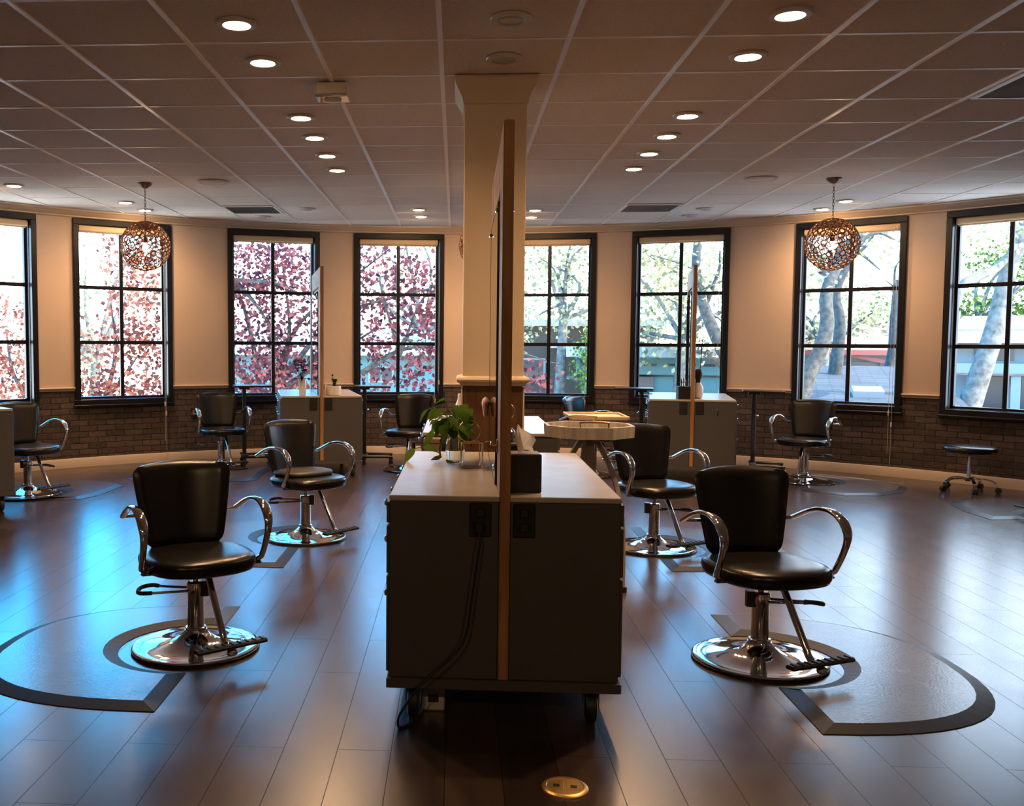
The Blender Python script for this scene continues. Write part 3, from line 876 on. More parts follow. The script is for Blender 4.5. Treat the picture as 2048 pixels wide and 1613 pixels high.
for k, ((x, y), a, side, lab) in enumerate(CH):
    o = ch0 if k == 0 else copy_tree(ch0)
    o.location = (x, y, 0); o.rotation_euler = (0, 0, R(a)); tag(o, lab, 'styling chair', 'black and chrome styling chairs')
    for c in kids(o):
        if c.name.startswith('pump_lever'):
            c.rotation_euler = (0, 0, R((8 if side == 'L' else 172) - a))
        elif c.name.startswith('footrest') and k in (0, 2):
            c.rotation_euler = (0, 0, R(8 if k == 0 else 13))
# extra pad on the second chair
b = MB()
def rr(sx, sy, z, n=36): return [Vector((sx * math.copysign(abs(math.cos(2 * PI * i / n)) ** 0.75, math.cos(2 * PI * i / n)), sy * math.copysign(abs(math.sin(2 * PI * i / n)) ** 0.75, math.sin(2 * PI * i / n)), z)) for i in range(n)]
b.rings([rr(0.19, 0.165, 0.4615), rr(0.203, 0.178, 0.466), rr(0.205, 0.180, 0.480), rr(0.198, 0.173, 0.489), rr(0.15, 0.13, 0.494), rr(0.02, 0.02, 0.495)])
pad = b.build('seat_pad', M['black_matte'], smooth=60)
pad.location = (-1.065 - 0.03 * math.sin(R(46)), 6.76 + 0.03 * math.cos(R(46)), 0); pad.rotation_euler = (0, 0, R(46))
tag(pad, 'flat black cushion lying on the chair behind the front left chair', 'cushion')

# ------------------------------------------------------------------ anti-fatigue mats
def make_mat(outline, notch, lab):
    """outline: closed list of xy; notch: (x, y, r) of the round cut-out for the chair base or None"""
    me = MB()
    pts = [Vector((x, y, 0)) for x, y in outline]
    edge = 0.065
    n = len(pts)
    area = sum(pts[i].x * pts[(i + 1) % n].y - pts[(i + 1) % n].x * pts[i].y for i in range(n))
    if area < 0: pts.reverse()
    f = me.bm.faces.new([me.bm.verts.new((p.x, p.y, 0.003)) for p in pts])
    me.bm.normal_update()
    bmesh.ops.inset_region(me.bm, faces=[f], thickness=edge, use_even_offset=True, use_boundary=True)
    for v in me.bm.verts:
        if not v.is_boundary: v.co.z = 0.019
    # a skirt down to the floor
    bnd = [e for e in me.bm.edges if e.is_boundary]
    ex = bmesh.ops.extrude_edge_only(me.bm, edges=bnd)
    for v in ex['geom']:
        if isinstance(v, bmesh.types.BMVert): v.co.z = 0.0
    for fc in me.bm.faces: fc.material_index = 0 if all(v.co.z > 0.015 for v in fc.verts) else 1
    o = me.build('floor_mat', [M['mat'], M['mat_edge']], smooth=0)
    tag(o, lab, 'floor mat', 'anti-fatigue mats under the chairs')
    return o
def d_mat(xs, y0, y1, depth, sgn, c, rn, lab):
    """half-round mat: straight side at x = xs facing the station, bulging to sgn, with a round notch at c in the straight side"""
    pts = []
    ym, hy = (y0 + y1) / 2, (y1 - y0) / 2
    n = 28
    ex = 2.5
    for i in range(n + 1):
        a = -PI / 2 + PI * i / n
        ca, sa = max(0, math.cos(a)), math.sin(a)
        pts.append((xs + sgn * depth * (0.28 * (1 if 0 < i < n else 0) * 0 + ca ** (2 / ex)), ym + hy * math.copysign(abs(sa) ** (2 / ex), sa)))
    # notch, walked from y1 back to y0
    dx = xs - c[0]
    h = math.sqrt(max(0.0, rn * rn - dx * dx))
    a1 = math.atan2(h, dx * sgn); 
    nn = 22
    for i in range(nn + 1):
        a = a1 - 2 * a1 * i / nn
        pts.append((c[0] + sgn * rn * math.cos(a), c[1] + rn * math.sin(a)))
    return make_mat(pts, None, lab)
d_mat(-1.13, 3.49, 4.95, 0.95, -1, (-1.18, 4.265), 0.345, 'half-round mat under the front left chair')
d_mat(-1.06, 5.84, 7.42, 0.95, -1, (-1.065, 6.76), 0.345, 'half-round mat under the padded chair behind the front left one')
d_mat(1.33, 3.46, 4.99, 0.87, 1, (1.355, 4.275), 0.345, 'half-round mat under the front right chair')
d_mat(1.34, 5.94, 7.36, 0.90, 1, (1.365, 6.62), 0.345, 'half-round mat under the chair behind the front right one')
def notch_mat(outline_open, c, rn, a0, a1, lab):
    pts = list(outline_open)
    for i in range(21):
        a = R(a0 + (a1 - a0) * i / 20)
        pts.append((c[0] + rn * math.cos(a), c[1] + rn * math.sin(a)))
    return make_mat(pts, None, lab)
# the notch runs clockwise from a0 to a1 as the outline runs counter-clockwise
notch_mat([(-4.20, 8.06), (-3.75, 8.16), (-3.33, 8.24), (-3.24, 8.50), (-3.22, 9.10), (-3.38, 9.28), (-3.75, 9.42), (-4.16, 9.34), (-4.36, 8.92)], (-3.90, 8.50), 0.335, 135, -110, 'mat under the chair half hidden at the left edge')
notch_mat([(-3.34, 10.48), (-3.42, 9.95), (-3.33, 9.52), (-3.10, 9.43), (-2.10, 9.50), (-2.02, 9.62), (-2.04, 10.20), (-1.98, 10.52)], (-2.60, 10.50), 0.335, 0, -180, 'mat under the chair left of the purple flowers')
notch_mat([(3.34, 9.42), (3.44, 9.26), (3.62, 9.10), (3.96, 9.13), (4.26, 9.34), (4.44, 9.66), (4.42, 10.0), (4.20, 10.35), (3.90, 10.57), (3.66, 10.62)], (3.57, 10.0), 0.335, 80, -115, 'mat under the chair below the right globe pendant')
notch_mat([(5.55, 8.04), (5.45, 8.66), (5.12, 8.98), (4.86, 9.03), (4.58, 8.92), (4.36, 8.68), (4.30, 8.30), (4.31, 7.93)], (4.97, 8.0), 0.335, 186, 4, 'mat at the right edge with its round notch')

# ------------------------------------------------------------------ rolling black tray tables along the wall
def make_tray_stand():
    r = empty('tray_stand')
    MB().box((0, 0, 0.895), (0.43, 0.30, 0.022), 0.006).build('table_top', M['black_plastic'], r)
    MB().box((-0.09, 0, 0.872), (0.12, 0.10, 0.026), 0.004).build('top_bracket', M['dark_metal'], r)
    MB().box((-0.09, 0, 0.48), (0.045, 0.035, 0.77), 0.006).build('pole', M['black_plastic'], r)
    MB().sphere((-0.055, 0, 0.62), 0.016).build('height_knob', M['chrome'], r)
    b = MB()
    b.box((-0.09, 0, 0.095), (0.07, 0.36, 0.030), 0.006)
    for y in (-0.165, 0.165): b.box((0.06, y, 0.085), (0.36, 0.04, 0.026), 0.006)
    b.build('foot_frame', M['black_plastic'], r)
    for x, y in ((-0.10, -0.165), (-0.10, 0.165), (0.22, -0.165), (0.22, 0.165)):
        b = MB()
        for s in (-1, 1):
            t = MB().lathe([(0.0, -0.008), (0.024, -0.008), (0.027, -0.004), (0.027, 0.004), (0.024, 0.008), (0.0, 0.008)], 16)
            for v in t.bm.verts: v.co = Vector((x + v.co.x, y + s * 0.012 + v.co.z, 0.027 + v.co.y))
            b._merge(t.bm)
        b.box((x, y, 0.056), (0.03, 0.026, 0.03), 0.004)
        b.build('caster', M['rubber'], r)
    return r
t0 = make_tray_stand()
for k, (x, y, a, lab) in enumerate(((-2.36, 11.00, 18, 'black rolling tray stand left of the station with purple flowers'), (-0.97, 11.15, 4, 'black rolling tray stand right of the station with purple flowers'),
                                    (2.02, 11.05, 180 - 12, 'black rolling tray stand left of the station with the black tool box'), (3.36, 10.72, -14, 'black rolling tray stand before the plaster right of the station with the black tool box'))):
    o = t0 if k == 0 else copy_tree(t0)
    o.location = (x, y, 0); o.rotation_euler = (0, 0, R(a)); tag(o, lab, 'tray stand', 'black rolling tray stands')

# ------------------------------------------------------------------ octagonal tray table and wooden tray behind it
TX, TY = 0.745, 5.42
r = empty('tray_table', (TX, TY, 0)); tag(r, 'octagonal wooden tray table on curved legs, right of the nearest station', 'tray table')
def octa(rad, z, a0=22.5): return [Vector((rad * math.cos(R(a0 + 45 * i)), rad * math.sin(R(a0 + 45 * i)), z)) for i in range(8)]
b = MB(); b.rings([octa(0.256, 0.886), octa(0.260, 0.950), octa(0.240, 0.950), octa(0.238, 0.903)], cap=False)
b.bm.faces.new([b.bm.verts.new(p) for p in octa(0.239, 0.903)]); b.bm.faces.new([b.bm.verts.new(p) for p in octa(0.2555, 0.887)[::-1]])
tray = b.build('octagonal_tray', M['grey_wood'], r, smooth=0, fixn=True)
for y, s in ((-0.23, 1), (0.23, 1)):
    MB().tube(smooth_path([(-0.075, y, 0.948), (-0.075, y, 0.968), (-0.066, y, 0.978), (0.066, y, 0.978), (0.075, y, 0.968), (0.075, y, 0.948)], 4), 0.0055, 8).build('handle', M['gold'], tray)
MB().lathe([(0.05, 0.845), (0.05, 0.886), (0.03, 0.887)], 16).build('hub', M['grey_wood'], r)
for a in (3, 93, 183, 273):
    d = Vector((math.cos(R(a)), math.sin(R(a)), 0)); p_ = Vector((-d.y, d.x, 0))
    path = smooth_path([d * 0.030 + Vector((0, 0, 0.882)), d * 0.062 + Vector((0, 0, 0.83)), d * 0.125 + Vector((0, 0, 0.71)), d * 0.175 + Vector((0, 0, 0.55)), d * 0.200 + Vector((0, 0, 0.36)), d * 0.205 + Vector((0, 0, 0.18)), d * 0.205 + Vector((0, 0, 0.03))], 5)
    lg = MB().sweep(path, [(-0.02, -0.012), (0.02, -0.012), (0.02, 0.012), (-0.02, 0.012)], up=tuple(d + Vector((0, 0, 0.2)))).build('leg', M['grey_wood'], r, smooth=30)
    MB().box(d * 0.205 + Vector((0, 0, 0.016)), (0.046, 0.046, 0.032), 0.003, rz=R(a)).build('foot', M['rubber'], lg)
r = empty('side_table', (0.93, 6.45, 0)); tag(r, 'pale wooden tray top on a slim stand behind the octagonal tray', 'side table')
b = MB(); b.box((0, 0, 0.914), (0.36, 0.42, 0.012), 0.003); tt = b.build('tray_top', M['pale_wood'], r)
b = MB()
for dx, dy, w, d in ((0, 0.205, 0.38, 0.012), (0, -0.205, 0.38, 0.012), (0.184, 0, 0.012, 0.40), (-0.184, 0, 0.012, 0.40)): b.box((dx, dy, 0.924), (w, d, 0.02), 0.003)
b.build('tray_rim', M['pale_wood'], tt)
MB().tube([(0, 0, 0.02), (0, 0, 0.908)], 0.015, 14).build('pole', M['chrome'], r)
MB().lathe([(0.17, 0.0), (0.17, 0.012), (0.15, 0.018), (0.03, 0.024), (0.018, 0.03)], 32).build('foot_plate', M['dark_metal'], r)

# ------------------------------------------------------------------ rolling stool
r = empty('rolling_stool', (4.94, 9.50, 0)); tag(r, 'round black rolling stool with chrome star base before the right brick wall', 'stool')
MB().lathe([(0.15, 0.372), (0.20, 0.374), (0.222, 0.382), (0.232, 0.398), (0.232, 0.418), (0.222, 0.432), (0.19, 0.440), (0.1, 0.444), (0.01, 0.445)], 40).build('seat', M['leather'], r, smooth=60)
MB().lathe([(0.03, 0.34), (0.10, 0.352), (0.15, 0.373)], 24).build('seat_plate', M['dark_metal'], r)
MB().tube([(0, 0, 0.11), (0, 0, 0.29)], 0.019, 16).build('gas_column', M['chrome'], r)
MB().tube([(0, 0, 0.28), (0, 0, 0.35)], 0.012, 16).build('piston', M['chrome'], r)
MB().lathe([(0.032, 0.10), (0.034, 0.105), (0.034, 0.13), (0.022, 0.135)], 20).build('hub', M['dark_metal'], r)
for k in range(5):
    a = R(-105 + 72 * k)
    d = Vector((math.cos(a), math.sin(a), 0))
    path = smooth_path([d * 0.02 + Vector((0, 0, 0.118)), d * 0.10 + Vector((0, 0, 0.125)), d * 0.17 + Vector((0, 0, 0.118)), d * 0.22 + Vector((0, 0, 0.095)), d * 0.238 + Vector((0, 0, 0.06))], 4)
    lg = MB().sweep(path, [(-0.014, -0.006), (0.014, -0.006), (0.014, 0.006), (-0.014, 0.006)], up=(0, 0, 1)).build('leg', M['chrome'], r, smooth=40)
    b = MB()
    for s in (-1, 1):
        t = MB().lathe([(0.0, -0.009), (0.024, -0.009), (0.028, -0.004), (0.028, 0.004), (0.024, 0.009), (0.0, 0.009)], 16)
        p_ = Vector((-d.y, d.x, 0)); c_ = d * 0.245 + p_ * s * 0.013 + Vector((0, 0, 0.028))
        for v in t.bm.verts: v.co = c_ + d * v.co.x + Vector((0, 0, v.co.y)) + p_ * v.co.z
        b._merge(t.bm)
    b.build('caster', M['rubber'], lg)

# ------------------------------------------------------------------ small things on the stations
random.seed(11)
def leaf_heart(b, base, d, up, L, W, droop=0.25):
    """a pointed heart leaf from its base along d, bent down to the tip"""
    d = Vector(d).normalized(); n = Vector(up); n = (n - d * n.dot(d)).normalized(); s = d.cross(n)
    prof = [(0.0, 0.10), (0.12, 0.75), (0.30, 1.0), (0.55, 0.85), (0.80, 0.42), (1.0, 0.02)]
    row = []
    for t, w in prof:
        c = Vector(base) + d * (L * t) - Vector((0, 0, 1)) * (droop * L * t * t)
        row.append([b.bm.verts.new(c - s * (W * w / 2) + n * 0.10 * W * w), b.bm.verts.new(c), b.bm.verts.new(c + s * (W * w / 2) + n * 0.10 * W * w)])
    for r0, r1 in zip(row, row[1:]):
        b.bm.faces.new((r0[0], r0[1], r1[1], r1[0])); b.bm.faces.new((r0[1], r0[2], r1[2], r1[1]))
# pothos in a glass vase
vx, vy = 0.0, 4.40
r = empty('potted_pothos', (vx, vy, 0.851)); tag(r, 'trailing green pothos in a clear glass vase on the nearest station', 'plant')
b = MB(); b.lathe([(0.030, 0.0), (0.036, 0.004), (0.045, 0.05), (0.042, 0.10), (0.030, 0.135), (0.032, 0.15), (0.0295, 0.15), (0.0275, 0.135), (0.039, 0.10), (0.042, 0.05), (0.033, 0.008), (0.004, 0.007)], 24)
b.build('vase', M['vase_glass'], r)
b, ls = MB(), MB()
for i in range(48):
    a = random.uniform(0, 2 * PI); reach = random.uniform(0.03, 0.14); top = random.uniform(0.15, 0.29)
    if i < 6: reach *= 0.5; top += 0.02
    p1 = Vector((0.015 * math.cos(a), 0.015 * math.sin(a), 0.13)); p3 = Vector((reach * math.cos(a) * 0.95 - 0.01, reach * math.sin(a) * 1.1, top - reach * 0.25))
    if p3.x > 0.085: p3.x = 0.085 - random.uniform(0, 0.03)
    p2 = (p1 + p3) / 2 + Vector((0, 0, 0.03))
    ls.tube(smooth_path([p1, p2, p3], 3), 0.0018, 5)
    d = Vector((math.cos(a + random.uniform(-0.6, 0.6)), math.sin(a + random.uniform(-0.6, 0.6)), random.uniform(-0.5, 0.15)))
    if p3.x + d.x * 0.08 > 0.11: d.x = -abs(d.x) * 0.5
    leaf_heart(b, p3, d, (0.2 * math.cos(a), -0.3 + 0.2 * math.sin(a), 1), random.uniform(0.055, 0.085), random.uniform(0.042, 0.062), random.uniform(0.2, 0.7))
trail = smooth_path([(-0.01, 0, 0.14), (-0.06, 0.01, 0.165), (-0.10, 0.03, 0.12), (-0.14, 0.05, 0.075), (-0.19, 0.07, 0.055)], 4)
ls.tube(trail, 0.002, 5)
leaf_heart(b, trail[-1], (-0.5, -0.15, -0.6), (-0.4, -0.8, 0.5), 0.075, 0.042, 0.2)
leaf_heart(b, trail[-4], (1.0, -0.1, -0.05), (0, -0.6, 1), 0.078, 0.05, 0.35)
leaf_heart(b, trail[-8], (-0.3, -0.6, 0.1), (0, -0.4, 1), 0.06, 0.044, 0.4)
for i in range(5):
    a = random.uniform(2.6, 5.2)
    q = smooth_path([(0.02 * math.cos(a), 0.02 * math.sin(a), 0.14), (0.06 * math.cos(a), 0.06 * math.sin(a), 0.13), (0.075 * math.cos(a), 0.07 * math.sin(a), 0.06), (0.07 * math.cos(a), 0.075 * math.sin(a), 0.02)], 3)
    ls.tube(q, 0.0014, 5)
    leaf_heart(b, q[-1], (math.cos(a), math.sin(a) - 0.3, -0.1), (0, -0.5, 1), 0.045, 0.034, 0.1)
b.build('leaves', M['pothos'], r, smooth=60, fixn=False)
ls.build('stems', M['stem'], r)
# wire stand with a ring over a rectangle, on the left counter by the mirror
def wire_path(pts): return smooth_path(pts, 3)
r = empty('wire_stand', (0.075, 4.21, 0.851)); r.rotation_euler = (0, 0, R(12)); tag(r, 'gold wire stand of a ring over a rectangle, on the nearest station', 'stand')
def rrect(x0, x1, z0, z1, y=0.0, c=0.006):
    return [(x0 + c, y, z0), (x1 - c, y, z0), (x1, y, z0 + c), (x1, y, z1 - c), (x1 - c, y, z1), (x0 + c, y, z1), (x0, y, z1 - c), (x0, y, z0 + c)]
b = MB(); b.tube(rrect(-0.048, 0.048, 0.0026, 0.112), 0.0026, 8, closed=True); b.build('front_frame', M['gold'], r)
b = MB(); b.tube(rrect(-0.036, 0.050, 0.0022, 0.112, 0.07), 0.0024, 8, closed=True); b.tube([(-0.045, 0, 0.110), (-0.034, 0.07, 0.110)], 0.0016, 6); b.build('rear_frame', M['gold'], r)
b = MB(); b.torus((-0.004, 0.05, 0.160), 0.048, 0.0027, (0.1, 1, 0), 36, 8); b.build('ring', M['gold'], r)
# clear card leaning in the stand
o = MB().box((0, 0, 0.052), (0.004, 0.05, 0.10), 0.001).build('clear_card', M['vase_glass']); o.location = (0.112, 4.26, 0.852); o.rotation_euler = (0, R(7), R(5))
tag(o, 'small clear plastic card holder leaning by the mirror foot', 'card holder')
# pink carved ornament clipped to the mirror edge
r = empty('mirror_ornament', (0.150, 4.60, 1.045)); r.scale = (1.7, 1.7, 1.15); tag(r, 'pink clay ornament stuck to the left face of the nearest mirror', 'ornament')
b = MB()
for s in (-1, 1):
    b.rings([[Vector((max(-0.018, min(0.0125, s * (0.0 + 0.011 * w * math.cos(2 * PI * i / 10)) - 0.004)), 0.020 * w * math.sin(2 * PI * i / 10) + s * 0.010, z)) for i in range(10)] for w, z in ((0.15, 0.0), (0.55, 0.012), (0.7, 0.035), (1.0, 0.06), (0.8, 0.076), (0.2, 0.086))])
b.build('petals', M['pink'], r, smooth=60)
# wooden peg on the front stile
r = empty('wooden_hook', (0.1585, 3.56, 1.02)); tag(r, 'small wooden hook on the left side of the nearest mirror post', 'hook')
MB().tube(smooth_path([(-0.002, 0, 0), (-0.022, 0, -0.004), (-0.036, 0, 0.0), (-0.044, 0, 0.016)], 4), 0.0085, 10, scale=None).build('peg', M['oak'], r)
MB().box((-0.003, 0, 0), (0.006, 0.03, 0.05), 0.002).build('back_plate', M['oak'], r)
# tissue box with tissue
r = empty('tissue_box', (0.2595, 3.60, 0.851)); r.rotation_euler = (0, 0, R(2)); tag(r, 'black cube tissue box with a tissue pulled up, on the nearest station', 'tissue box')
b = MB(); b.box((0, 0, 0.0705), (0.116, 0.116, 0.141), 0.003); b.build('box', M['black_matte'], r)
MB().box((0, 0, 0.1405), (0.108, 0.108, 0.003), 0.001).build('lid', M['tan'], r)
b = MB()
rows = [(0.142, 0.030, 0.012), (0.165, 0.028, 0.016), (0.19, 0.030, 0.016), (0.21, 0.026, 0.010), (0.226, 0.014, 0.006), (0.238, 0.003, 0.002)]
vs = []
for k, (z, w, t) in enumerate(rows):
    vs.append([Vector((0.005 - 0.006 * k + w * u + 0.018 * (u > 0) * (k in (2, 3)), t * math.cos(3.4 * u + k * 0.35) , z + 0.012 * (1 - abs(u)))) for u in (-1, -0.6, -0.2, 0.2, 0.6, 1)])
vv = [[b.bm.verts.new(p) for p in row] for row in vs]
for r0, r1 in zip(vv, vv[1:]):
    for i in range(5): b.bm.faces.new((r0[i], r0[i + 1], r1[i + 1], r1[i]))
tis = b.build('tissue', M['paper'], r, smooth=0, fixn=False)
# behind the tissue box
r = empty('dryer_holder', (0.232, 3.86, 0.851)); tag(r, 'tall black holder behind the tissue box', 'tool holder')
b = MB(); b.box((0, 0, 0.075), (0.066, 0.07, 0.15), 0.006); b.build('holder_box', M['black_plastic'], r)
r = empty('hair_dryer', (0.226, 4.12, 0.851)); tag(r, 'silver hair dryer standing on its nozzle beyond the tissue box', 'hair dryer')
MB().lathe([(0.022, 0.0), (0.024, 0.004), (0.022, 0.07), (0.03, 0.10), (0.034, 0.14), (0.030, 0.175), (0.016, 0.19), (0.004, 0.192)], 22).build('barrel', M['chrome'], r)
MB().tube(smooth_path([(0.02, -0.02, 0.135), (0.035, -0.06, 0.11), (0.03, -0.09, 0.07), (0.02, -0.10, 0.0)], 4), 0.013, 10).build('grip', M['dark_metal'], r)
r = empty('ring_stand', (0.235, 4.45, 0.851)); tag(r, 'gold ring stand at the back of the nearest station', 'stand')
MB().lathe([(0.045, 0), (0.045, 0.004), (0.03, 0.010), (0.006, 0.014)], 24).build('foot', M['gold'], r)
MB().tube([(0, 0, 0.01), (0, 0, 0.20)], 0.003, 8).build('stem', M['gold'], r)
MB().torus((0, 0, 0.237), 0.037, 0.003, (0.25, 1, 0), 32, 8).build('ring', M['gold'], r)
b = MB(); b.lathe([(0.022, 0.0), (0.026, 0.004), (0.030, 0.075), (0.028, 0.075), (0.024, 0.008), (0.003, 0.007)], 20)
o = b.build('glass_tumbler', M['vase_glass']); o.location = (0.247, 3.735, 0.8505); tag(o, 'small clear tumbler between the tissue box and the black holder', 'glass')
# power cord hanging from the left outlet, and the box under the unit
b = MB()
pc = [at(958, 1068, 3.415), at(960, 1085, 3.405), at(955, 1120, 3.40), at(945, 1190, 3.40), at(932, 1270, 3.395), at(908, 1310, 3.385), at(870, 1345, 3.38), at(835, 1378, 3.37), at(812, 1410, 3.37), at(797, 1436, 3.38)]
q = [Vector(p) for p in pc] + [Vector((-0.195, 3.40, 0.006)), Vector((-0.16, 3.44, 0.006)), Vector((-0.10, 3.62, 0.006)), Vector((-0.08, 3.66, 0.05)), Vector((0.0, 3.75, 0.006)), Vector((0.15, 3.95, 0.006))]
b.tube(smooth_path(q, 5), 0.0045, 8)
r = empty('extension_lead', (0, 0, 0)); tag(r, 'black power cord hanging from the left outlet of the nearest station down to the floor', 'cord')
b.build('cable', M['rubber'], r)
MB().box(pc[0] + Vector((0, 0.008, 0.02)), (0.032, 0.024, 0.04), 0.005).build('plug', M['black_plastic'], r)
r = empty('power_box', (-0.075, 3.66, 0.0)); tag(r, 'grey power adapter lying on the floor under the nearest station', 'power adapter')
MB().box((0, 0, 0.045), (0.085, 0.16, 0.09), 0.006).build('case', M['white_plastic'], r)
MB().box((0, -0.081, 0.05), (0.04, 0.004, 0.03), 0.001).build('label_plate', M['dark_metal'], r)
# things on the station right behind the column
r = empty('tan_bin', (-0.135, 5.855, 0.0)); tag(r, 'slim tan bin standing at the left front of the station behind the column', 'bin')
b = MB(); b.rings([[Vector((sx * w, sy * w * 0.55, z)) for sx, sy in ((-1, -1), (1, -1), (1, 1), (-1, 1))] for w, z in ((0.046, 0.001), (0.053, 0.79))]); b.build('bin_body', M['tan'], r, smooth=0)
MB().box((0, 0, 0.805), (0.116, 0.066, 0.034), 0.006).build('bin_lid', M['tan'], r)
b = MB(); b.lathe([(0.03, 0.0), (0.034, 0.005), (0.034, 0.12), (0.026, 0.16), (0.012, 0.20), (0.010, 0.23), (0.003, 0.235)], 20)
o = b.build('spray_bottle', M['ceramic']); o.location = (0.045 - 0.02, 6.05, 0.851); tag(o, 'white bottle on the station behind the column, at the column edge', 'bottle')

# flowers, succulent on the far left station
r = empty('flower_vase', on('left', -0.19, -0.50, 0.851)); tag(r, 'purple flowers in a slim white vase on the far left station', 'flowers')
b = MB(); b.rings([[Vector((sx * w, sy * w, z)) for sx, sy in ((-1, -1), (1, -1), (1, 1), (-1, 1))] for w, z in ((0.030, 0.0), (0.033, 0.09), (0.036, 0.17))]); b.build('vase', M['ceramic'], r, smooth=0)
b, ls = MB(), MB()
for i in range(13):
    a = random.uniform(0, 2 * PI); e = Vector((0.10 * math.cos(a) * random.uniform(0.3, 1) , 0.08 * math.sin(a), random.uniform(0.24, 0.36)))
    ls.tube(smooth_path([(0, 0, 0.15), e * 0.6 + Vector((0, 0, 0.05)), e], 3), 0.0025, 5)
    for k in range(9):
        a2 = random.uniform(0, 2 * PI); d = Vector((math.cos(a2), math.sin(a2), random.uniform(-0.2, 0.9)))
        leaf_heart(b, e, d, (0.1, -0.3, 1), 0.045, 0.028, 0.3)
b.build('petals', M['purple'], r, smooth=60, fixn=False); 
for i in range(8):
    a = i * 0.8; leaf_heart(ls, (0.02 * math.cos(a), 0.02 * math.sin(a), 0.17), (math.cos(a), math.sin(a), 0.2), (0, 0, 1), 0.11, 0.035, 0.35)
ls.build('stems', M['dark_leaf'], r, smooth=60, fixn=False)
r = empty('potted_succulent', on('left', 0.135, -0.57, 0.851)); tag(r, 'small succulent in a white bowl on the far left station', 'plant')
MB().lathe([(0.066, 0.0), (0.078, 0.006), (0.083, 0.05), (0.075, 0.098), (0.068, 0.098), (0.066, 0.09), (0.004, 0.089)], 28).build('bowl', M['ceramic'], r)
MB().lathe([(0.066, 0.091), (0.05, 0.095), (0.004, 0.097)], 20).build('soil', M['soil'], r)
b = MB()
for k in range(7):
    c = Vector((random.uniform(-0.04, 0.04), random.uniform(-0.03, 0.03), 0.10 + random.uniform(0, 0.06)))
    b.tube([(c.x * 0.6, c.y * 0.6, 0.09), c], 0.004, 5)
    for i in range(12):
        a = i * 2.4; leaf_heart(b, c, (math.cos(a), math.sin(a), 0.3 + 0.06 * i), (0, 0, 1), 0.036 - 0.0012 * i, 0.016, 0.0)
b.tube(smooth_path([(0.0, 0, 0.1), (-0.005, 0, 0.16), (-0.012, 0, 0.205)], 3), 0.0025, 5); b.sphere((-0.013, 0, 0.21), 0.011, u=8, v=6)
b.build('rosettes', M['succulent'], r, smooth=60, fixn=False)
MB().lathe([(0.012, 0), (0.02, 0.02), (0.012, 0.08), (0.006, 0.13), (0.002, 0.16)], 14).build('ornament', M['ceramic']).location = on('left', 0.055, -0.50, 0.851)
tag(bpy.data.objects['ornament'], 'thin white pointed ornament between the mirror post and the succulent bowl', 'ornament')
# far right station
r = empty('tool_box', on('right', -0.085, -0.63, 0.851)); tag(r, 'black box of silver styling tools on the far right station', 'tool box')
MB().box((0, 0, 0.065), (0.125, 0.11, 0.13), 0.004).build('box', M['black_matte'], r)
b = MB()
for i, (x, h) in enumerate(((-0.02, 0.20), (0.0, 0.215), (0.02, 0.19))): b.tube([(x, 0, 0.12), (x + 0.004 * (i - 1), 0.004, h)], 0.006, 8)
b.build('tools', M['chrome'], r)
MB().box((0.0, -0.02, 0.168), (0.12, 0.012, 0.006), 0.002).build('comb', M['dark_metal'], r)
r = empty('branch_vase', on('right', 0.062, -0.45, 0.851)); tag(r, 'black and white vase with a bare dark branch on the far right station', 'vase')
MB().lathe([(0.03, 0.0), (0.045, 0.01), (0.056, 0.07), (0.05, 0.12), (0.028, 0.16)], 24, cap=False).build('vase_lower', M['ceramic'], r)
MB().lathe([(0.028, 0.16), (0.024, 0.18), (0.034, 0.22), (0.044, 0.255), (0.036, 0.29), (0.02, 0.30)], 24, cap=False).build('vase_upper', M['black_plastic'], r)
b = MB(); b.tube(smooth_path([(0, 0, 0.15), (0.02, 0, 0.34), (0.028, 0, 0.52), (0.03, 0, 0.60)], 4), 0.004, 6)
for z, dx, dz in ((0.47, 0.03, 0.10), (0.50, -0.03, 0.12), (0.55, 0.045, 0.06)): b.tube([(0.027, 0, z), (0.027 + dx, 0, z + dz)], 0.0025, 5)
b.build('branch', M['dark_leaf'], r)
r = empty('hook_key', on('right', 0.235, -0.722, 0.715)); tag(r, 'small silver key hanging on the end panel of the far right station', 'key')
MB().box((0, 0, 0.03), (0.024, 0.008, 0.03), 0.006).build('key_head', M['chrome'], r); MB().box((0.003, 0, 0.0), (0.008, 0.005, 0.04), 0.001).build('key_blade', M['chrome'], r)

# ------------------------------------------------------------------ outlets in wall and floor
p = wp(-30.45, RW - 0.006, 0.56)
o = MB().box((0, 0, 0), (0.075, 0.014, 0.118), 0.004).build('wall_outlet', M['black_plastic']); o.location = p; o.rotation_euler = (0, 0, R(30.45))
tag(o, 'black outlet on the brick wall left of the far left chair', 'outlet')
r = empty('floor_outlet', (0.355, 2.972, 0.0)); r.rotation_euler = (0, 0, R(-8)); tag(r, 'round brass outlet cover set into the floor at the bottom edge', 'floor outlet')
MB().lathe([(0.074, 0.0), (0.073, 0.004), (0.066, 0.009), (0.060, 0.0095), (0.057, 0.007), (0.004, 0.007)], 40).build('brass_plate', M['brass'], r)
for s in (-1, 1):
    c = MB().box((s * 0.027, 0.0, 0.0075), (0.045, 0.05, 0.002), 0.0008).build('flap', M['brass'], r)
    MB().box((s * 0.027, -0.002, 0.0088), (0.020, 0.018, 0.0012)).build('slot', M['black_matte'], c, smooth=0)

